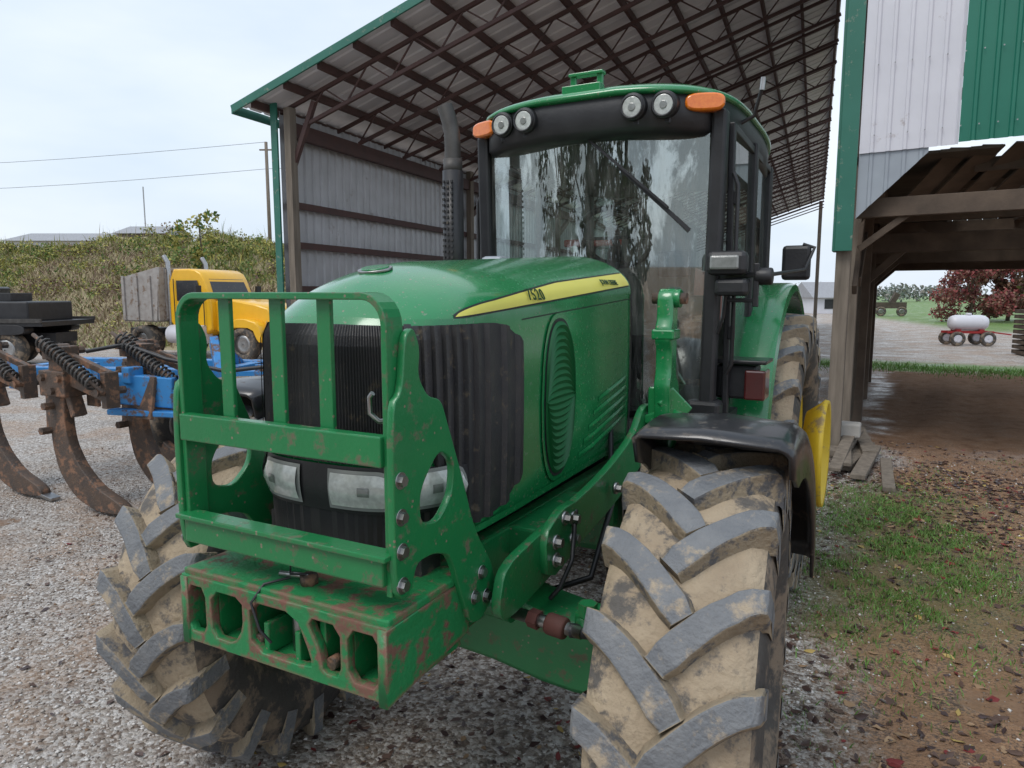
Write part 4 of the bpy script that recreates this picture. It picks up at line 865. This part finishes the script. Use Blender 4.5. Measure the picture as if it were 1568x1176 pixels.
box('dump_bed_front',(0,-.55,1.95),(2.2,.06,1.6),bed,TR); box('dump_bed_floor',(0,(BL-.6)/2,1.15),(2.2,-.6-BL,.08),bed,TR); box('tailgate',(0,BL,1.75),(2.2,.06,1.2),bed,TR)
boxes('bed_ribs',[((s*1.15,y,1.15),(s*1.15,y,2.5),.06,.1) for s in(-1,1) for y in(-1.9,-1.35,-.8)]+[((x,-.49,1.2),(x,-.49,2.7),.08,.06) for x in(-.8,-.4,0,.4,.8)],bed,TR)
p=site(18.5,-14.4); BT=empty('service_truck',(p[0],p[1],0),math.radians(118))
for s in(-1,1):
    for y in(-1.9,-.9,3.2): swheel('wheel',(s*.95,y,.48),.48,.3,BT)
    for y in(-1.9,-.9): plate('mud_guard',ell(y,.98,.56,.12,20,.6),[],.34,'yz',s*.95,BLK,BT,bev=.01)
box('chassis',(0,.5,.75),(.9,6.6,.25),BLK,BT); box('deck',(0,-.9,1.12),(2.2,4.0,.12),BLK,BT)
box('side_lockers',(0,-.9,.90),(2.15,1.2,.32),BLKG,BT,bevel=.03)
box('tool_box',(.0,.0,1.62),(2.0,1.5,.85),BLKG,BT,bevel=.05); box('fuel_drum_box',(0,-1.7,1.42),(1.8,1.5,.5),BLK,BT,bevel=.04)
boxes('crates',[((-.6,-1.6,1.78),(.2,-1.6,1.78),.5,.2),((.4,-1.2,1.75),(.8,-1.2,1.75),.4,.2),((-.4,.0,2.14),(.5,.0,2.14),.6,.14)],BLK,BT,bevel=.01)
boxes('headache_rack',[((-1,1.15,1.2),(-1,1.15,2.3),.08,.08),((1,1.15,1.2),(1,1.15,2.3),.08,.08),((-1,1.15,2.3),(1,1.15,2.3),.08,.08)],BLK,BT)
plate('truck_cab',smoothpoly([(1.3,.7),(4.2,.7),(4.2,1.4),(3.1,1.6),(2.7,2.3),(1.3,2.3)],1),[],1.7,'yz',0,BLKG,BT,bev=.05)
box('side_rail',(1.12,-.9,1.20),(.05,4.0,.1),EXH,BT); box('side_rail',(-1.12,-.9,1.20),(.05,4.0,.1),EXH,BT)
for s in(-1,1): plate('cab_window',[(1.6,1.55),(2.9,1.55),(2.6,2.1),(1.6,2.1)],[],.02,'yz',s*.92,GREY,BT)
# ---------------------------------------------------------------- ripper implement
RP=empty('chisel_plow')
a=Vector((-6.6,1.75,1.05)); b=Vector((-2.75,3.1,1.05)); dv=(b-a).normalized(); nv=Vector((-dv.y,dv.x,0)); UP=Vector((0,0,1))
boxes('toolbar',[(a,b,.17,.18),(a+nv*.95,b+nv*.95,.16,.18),(a+dv*.3,a+dv*.3+nv*.95,.14,.16),(a+dv*1.7,a+dv*1.7+nv*.95,.14,.16),(a+dv*2.4,a+dv*2.4+nv*.95,.14,.16),(a+dv*3.7,a+dv*3.7+nv*.95,.14,.16)],BLUE,RP,bevel=.008)
boxes('hitch_mast',[(a+dv*2.5,a+dv*2.2+nv*.4+UP*.34,.08,.12),(a+dv*2.2+nv*.95,a+dv*2.2+nv*.4+UP*.34,.08,.1)],BLUE,RP,bevel=.008)
boxes('depth_frame',[((-4.55,1.62,1.06),(-3.95,1.86,1.02),.10,.26),((-4.0,1.84,.98),(-3.75,2.0,.90),.10,.16),((-4.45,1.60,.86),(-3.80,1.88,.84),.12,.05),((-4.3,1.72,1.24),(-4.3,1.72,1.10),.10,.14),((-3.9,1.9,1.18),(-3.9,1.9,.86),.05,.05)],BLUE,RP,bevel=.01)
boxes('depth_plates',[((-4.60,1.55,1.14),(-4.60,1.55,.90),.16,.03),((-4.15,1.76,1.16),(-4.15,1.70,.80),.20,.03)],RUST,RP,bevel=.006)
boxes('frame_plates',[(a+dv*q+nv*-.09+UP*-.13,a+dv*q+nv*-.09+UP*.15,.22,.03) for q in(.35,1.2,1.75,2.3,3.0,3.6)],BLUE,RP,bevel=.004)
for q in(1.2,1.75,2.3,3.0):
    for zz in(-.09,.11): 
        c0=a+dv*q+nv*-.10+UP*zz; cyl('frame_bolt',c0,c0-nv*.05,.022,RUST,RP,n=6,smooth=False)
tube('hydraulic_hose',[(-4.9,1.7,1.35),(-4.5,1.8,1.42),(-4.1,1.9,1.30),(-3.6,2.1,1.2),(-3.2,2.4,1.25)],.018,BLK,RP)
sh=Vector((.97,.05,0)).normalized()
def shank(base,sc=1,th=.075):
    P=[(-.08,.30),(.08,.32),(.07,.0),(.03,-.30),(.06,-.50),(.17,-.68),(.36,-.84),(.66,-.95),(.70,-1.02),(.36,-1.03),(.10,-.94),(-.08,-.74),(-.14,-.50),(-.14,-.2),(-.12,.05)]
    o=plate('shank',smoothpoly([(x*sc,z*sc) for x,z in P],2),[],th,'xz',0,RUST,RP,bev=.008)
    ang=math.atan2(sh.y,sh.x)
    o.matrix_local=Matrix.Translation(base)@Matrix.Rotation(ang,4,'Z')@Matrix(((1,0,0,0),(0,0,-1,0),(0,1,0,0),(0,0,0,1)))
    e=Vector(base); up=UP; sd=Vector((-sh.y,sh.x,0))
    boxes('shank_point',[(e+sh*.42*sc+up*-.97*sc,e+sh*.82*sc+up*-1.04*sc,.09,.03)],STEEL,RP,bevel=.005)
    boxes('shank_clamp',[(e+sh*-.18,e+sh*.16,.20,.22),(e+sh*-.16+up*.26,e+sh*.14+up*.26,.14,.12),(e+sh*-.15+up*-.02,e+sh*-.18+up*-.45,.14,.06),(e+sh*.10+up*-.05,e+sh*.18+up*-.28,.12,.06)],RUST,RP,bevel=.01)
    boxes('shank_arm',[(e+sh*-.10+up*.30,e+sh*.62+up*.10,.05,.05),(e+sh*.60+up*.12,e+sh*.60+up*-.18,.07,.12),(e+sh*.05+up*.06,e+sh*.62+up*-.09,.10,.09)],RUST,RP,bevel=.005)
    pts=[];s0=e+sh*-.06+up*.36-sd*.12; s1=e+sh*.58+up*.02-sd*.12; ax=(s1-s0).normalized(); uu=ax.cross(Vector((0,1,0))).normalized(); vv=ax.cross(uu)
    nt_=15
    for i in range(nt_*10+1):
        t=2*math.pi*i/10; pts.append(s0+(s1-s0)*(i/(nt_*10))+uu*.05*math.cos(t)+vv*.05*math.sin(t))
    tube('trip_spring',pts,.011,EXH,RP,res=2)
    cyl('spring_rod',s0-ax*.12,s1+ax*.12,.016,RUST,RP)
    for q in((-.10,.30),(.10,.28),(.10,.05),(-.1,-.2),(.60,-.04),(-.12,.05),(.0,-.06),(-.16,-.42)): 
        c0=e+sh*q[0]+up*q[1]; cyl('pivot_bolt',c0-sd*.13,c0+sd*.13,.034,RUST,RP,n=6,smooth=False)
shank((-6.05,1.45,1.10),1.05); shank((-4.85,1.45,1.10),1.05); shank((-4.55,1.95,1.10),1.0,.06); shank((-5.9,2.9,1.04),1); shank((-3.7,3.3,1.04),.95); shank((-2.9,2.7,1.04),.95)
swheel('gauge_wheel',(-5.7,3.2,.40),.40,.24,RP); swheel('gauge_wheel',(-5.1,3.3,.40),.40,.24,RP)
boxes('wheel_arm',[((-5.35,3.3,.40),(-5.2,2.9,1.0),.08,.10),((-5.7,3.2,.40),(-5.1,3.3,.40),.05,.05)],BLUE,RP)
# ---------------------------------------------------------------- right background
def tank():
    p=(3.9,28.5); e=empty('tank_trailer',(p[0],p[1],0),math.radians(20)); e.scale=(.78,.78,.78)
    pr=[(-.85,.0),(-.85,.12),(-.80,.25),(-.70,.32),(-.55,.36),(.55,.36),(.70,.32),(.80,.25),(.85,.12),(.85,0)]
    revolve('tank',pr,(0,0,1.05),WHITE,e,n=28,closed=False)
    cyl('tank_dome',(0,0,1.38),(0,0,1.5),.12,WHITE,e)
    R_=mat('trailer_red',(.35,.02,.02),rough=.5)
    boxes('trailer_frame',[((-1.0,-.3,.62),(1.0,-.3,.62),.08,.1),((-1.0,.3,.62),(1.0,.3,.62),.08,.1),((1.0,0,.62),(1.9,0,.5),.06,.06),((-.5,-.3,.7),(-.5,.3,.7),.2,.1),((.5,-.3,.7),(.5,.3,.7),.2,.1)],R_,e)
    for x in(-.65,.65):
        for y in(-.55,.55):
            w=bpy.data.objects.new('axle_end',None); link(w,e); w.location=(x,y,.33); w.rotation_euler=(0,0,math.pi/2); swheel('trailer_wheel',(0,0,0),.33,.18,w,WHITE)
tank()
pl=empty('pallet_stack',(5.5,24.5,0),.2)
for k in range(9): box('pallet',(0,0,.08+.155*k),(1.2,1.0,.11),WOODH,pl,bevel=0)
TRK=empty('farm_cart',(1.2,66,0),.3)
boxes('cart_body',[((-1.2,0,.9),(1.2,0,.9),1.2,.5)],DWOOD,TRK); boxes('cart_rack',[((-1.2,0,1.1),(-1.2,0,1.7),.05,.05),((.2,0,1.1),(.6,0,1.9),.5,.4)],DWOOD,TRK)
for x in(-.8,.8):
    w=bpy.data.objects.new('axle_end',None); link(w,TRK); w.location=(x,-.7,.4); w.rotation_euler=(0,0,math.pi/2); swheel('cart_wheel',(0,0,0),.4,.2,w)
def tree(name,x,y,h,r,mats,p,n=5000,leaf=.16,nc=26,zlo=.22):
    e=empty(name); tube('trunk',[(x,y,0),(x+.1,y,h*.3),(x,y+.1,h*.75)],.16*h/5,WOODH,e,radii=[1,.7,.3])
    cl_=[]
    for k in range(nc):
        a_=rng.uniform(0,6.28); q=rng.uniform(0,1)**.6*r; zc_=rng.uniform(zlo,.92)*h; q*=1-.5*abs(zc_/h-.5)
        cl_.append((x+q*math.cos(a_),y+q*math.sin(a_),zc_,rng.uniform(.16,.32)*r))
        if k<8: tube('limb_%d'%k,[(x,y,h*.3),(x+q*math.cos(a_)*.6,y+q*math.sin(a_)*.6,zc_*.8),(x+q*math.cos(a_),y+q*math.sin(a_),zc_)],.03*h/5,WOODH,e)
    foliage('crown',cl_,n,leaf,mats,p,e)
RM=[mat('maple_red',(.30,.07,.07),rough=.8),mat('maple_dark',(.18,.06,.06),rough=.8),mat('foliage_rust',(.26,.15,.10),rough=.8)]
tree('red_maple_tree',6.0,54,4.2,2.6,RM,[.4,.3,.3],n=7000,leaf=.11,nc=34,zlo=.1); tree('oak_tree',11,54,4.9,3.0,[RM[2],WM[4],WM[0]],[.4,.4,.2],zlo=.1); tree('oak_tree',8.6,58,4.4,2.5,[RM[2],WM[4],RM[0]],[.5,.3,.2],zlo=.1)
YT=[mat('yard_leaf',(.05,.07,.02),rough=.8),mat('yard_leaf_b',(.08,.06,.025),rough=.8)]
for (x,y,h,r) in((-5.6,-13.5,10,3.6),(-10.5,-15,11,3.6),(-1.5,-16,10,3.0)):
    tree('yard_tree',x,y,h,r,YT,[.6,.4],n=4200,leaf=.20,nc=46,zlo=.16)
cls=[]
for k in range(170):
    x=-60+k*1.35+rng.normal(0,.5); cls.append((x,190+rng.normal(0,6)+.25*x,1.0+rng.uniform(0,1.8),rng.uniform(1.4,2.6)))
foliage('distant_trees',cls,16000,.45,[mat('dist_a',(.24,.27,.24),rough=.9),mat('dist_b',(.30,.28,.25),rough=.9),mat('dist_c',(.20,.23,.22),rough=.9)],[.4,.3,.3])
house('distant_farmhouse',70,31.0,5,1.5,.0,WHITE,RF,5)
CM=empty('combine_harvester',tuple(sp(4.0,6.5,0)),0)
CR=mat('machine_red',(.35,.02,.02),(.25,.02,.02),rough=.4)
plate('body',smoothpoly([(-1.2,.9),(1.8,.9),(2.4,1.4),(2.4,2.2),(-1.0,2.4),(-1.2,2.2)],1),[],2.2,'yz',0,CR,CM,bev=.04)
box('operator_cab',(0,-1.5,2.1),(1.7,1.1,1.3),BLKG,CM,bevel=.06); box('cab_roof',(0,-1.5,2.82),(1.9,1.4,.14),CR,CM,bevel=.04)
for s in(-1,1):
    swheel('drive_wheel',(s*1.3,-.8,.8),.8,.5,CM,YEL); swheel('rear_wheel',(s*1.1,2,.5),.5,.3,CM,YEL)
    for x in(.45,.7): cyl('work_lamp',(s*x,-2.2,2.70),(s*x,-2.26,2.70),.07,LENS,CM)
# ---------------------------------------------------------------- light and world
SE,SR=math.radians(55),math.radians(200)
w=bpy.data.worlds.new('World'); S.world=w; w.use_nodes=True; N=w.node_tree.nodes; L_=w.node_tree.links; bg=N['Background']
sk=N.new('ShaderNodeTexSky'); sk.sky_type='NISHITA'; sk.sun_disc=False; sk.sun_elevation=SE; sk.sun_rotation=SR; sk.dust_density=4; sk.air_density=1.2
tc=N.new('ShaderNodeTexCoord'); mp=N.new('ShaderNodeMapping'); mp.inputs['Scale'].default_value=(1,1,3.2); L_.new(tc.outputs['Generated'],mp.inputs[0])
no=N.new('ShaderNodeTexNoise'); no.inputs['Scale'].default_value=1.6; no.inputs['Detail'].default_value=5; L_.new(mp.outputs[0],no.inputs[0])
rp=N.new('ShaderNodeValToRGB'); rp.color_ramp.elements[0].position=.35; rp.color_ramp.elements[1].position=.68
rp.color_ramp.elements[0].color=(4.8,5.75,6.9,1); rp.color_ramp.elements[1].color=(6.9,7.4,8.0,1); L_.new(no.outputs[0],rp.inputs[0])
mx=N.new('ShaderNodeMix'); mx.data_type='RGBA'; mx.inputs[0].default_value=.87; L_.new(sk.outputs[0],mx.inputs[6]); L_.new(rp.outputs[0],mx.inputs[7]); L_.new(mx.outputs[2],bg.inputs[0]); bg.inputs[1].default_value=.15
sl=bpy.data.lights.new('sun','SUN'); sl.energy=1.45; sl.angle=math.radians(25); sl.color=(1,.97,.93); so=bpy.data.objects.new('sun',sl); COL.objects.link(so)
az=math.radians(200)
dirv=Vector((math.sin(az)*math.cos(SE),math.cos(az)*math.cos(SE),math.sin(SE)))
so.rotation_euler=dirv.to_track_quat('Z','Y').to_euler()
S.view_settings.view_transform='Standard'; S.view_settings.look='None'; S.view_settings.exposure=0
cam=bpy.data.cameras.new('camera'); cam.lens=24.96; cam.sensor_width=36; cam.clip_end=2000; cam.clip_start=.05
co=bpy.data.objects.new('camera',cam); COL.objects.link(co); co.location=(1.42,-2.1,1.86); co.rotation_euler=(math.radians(90-7.24),0,math.radians(28)); S.camera=co
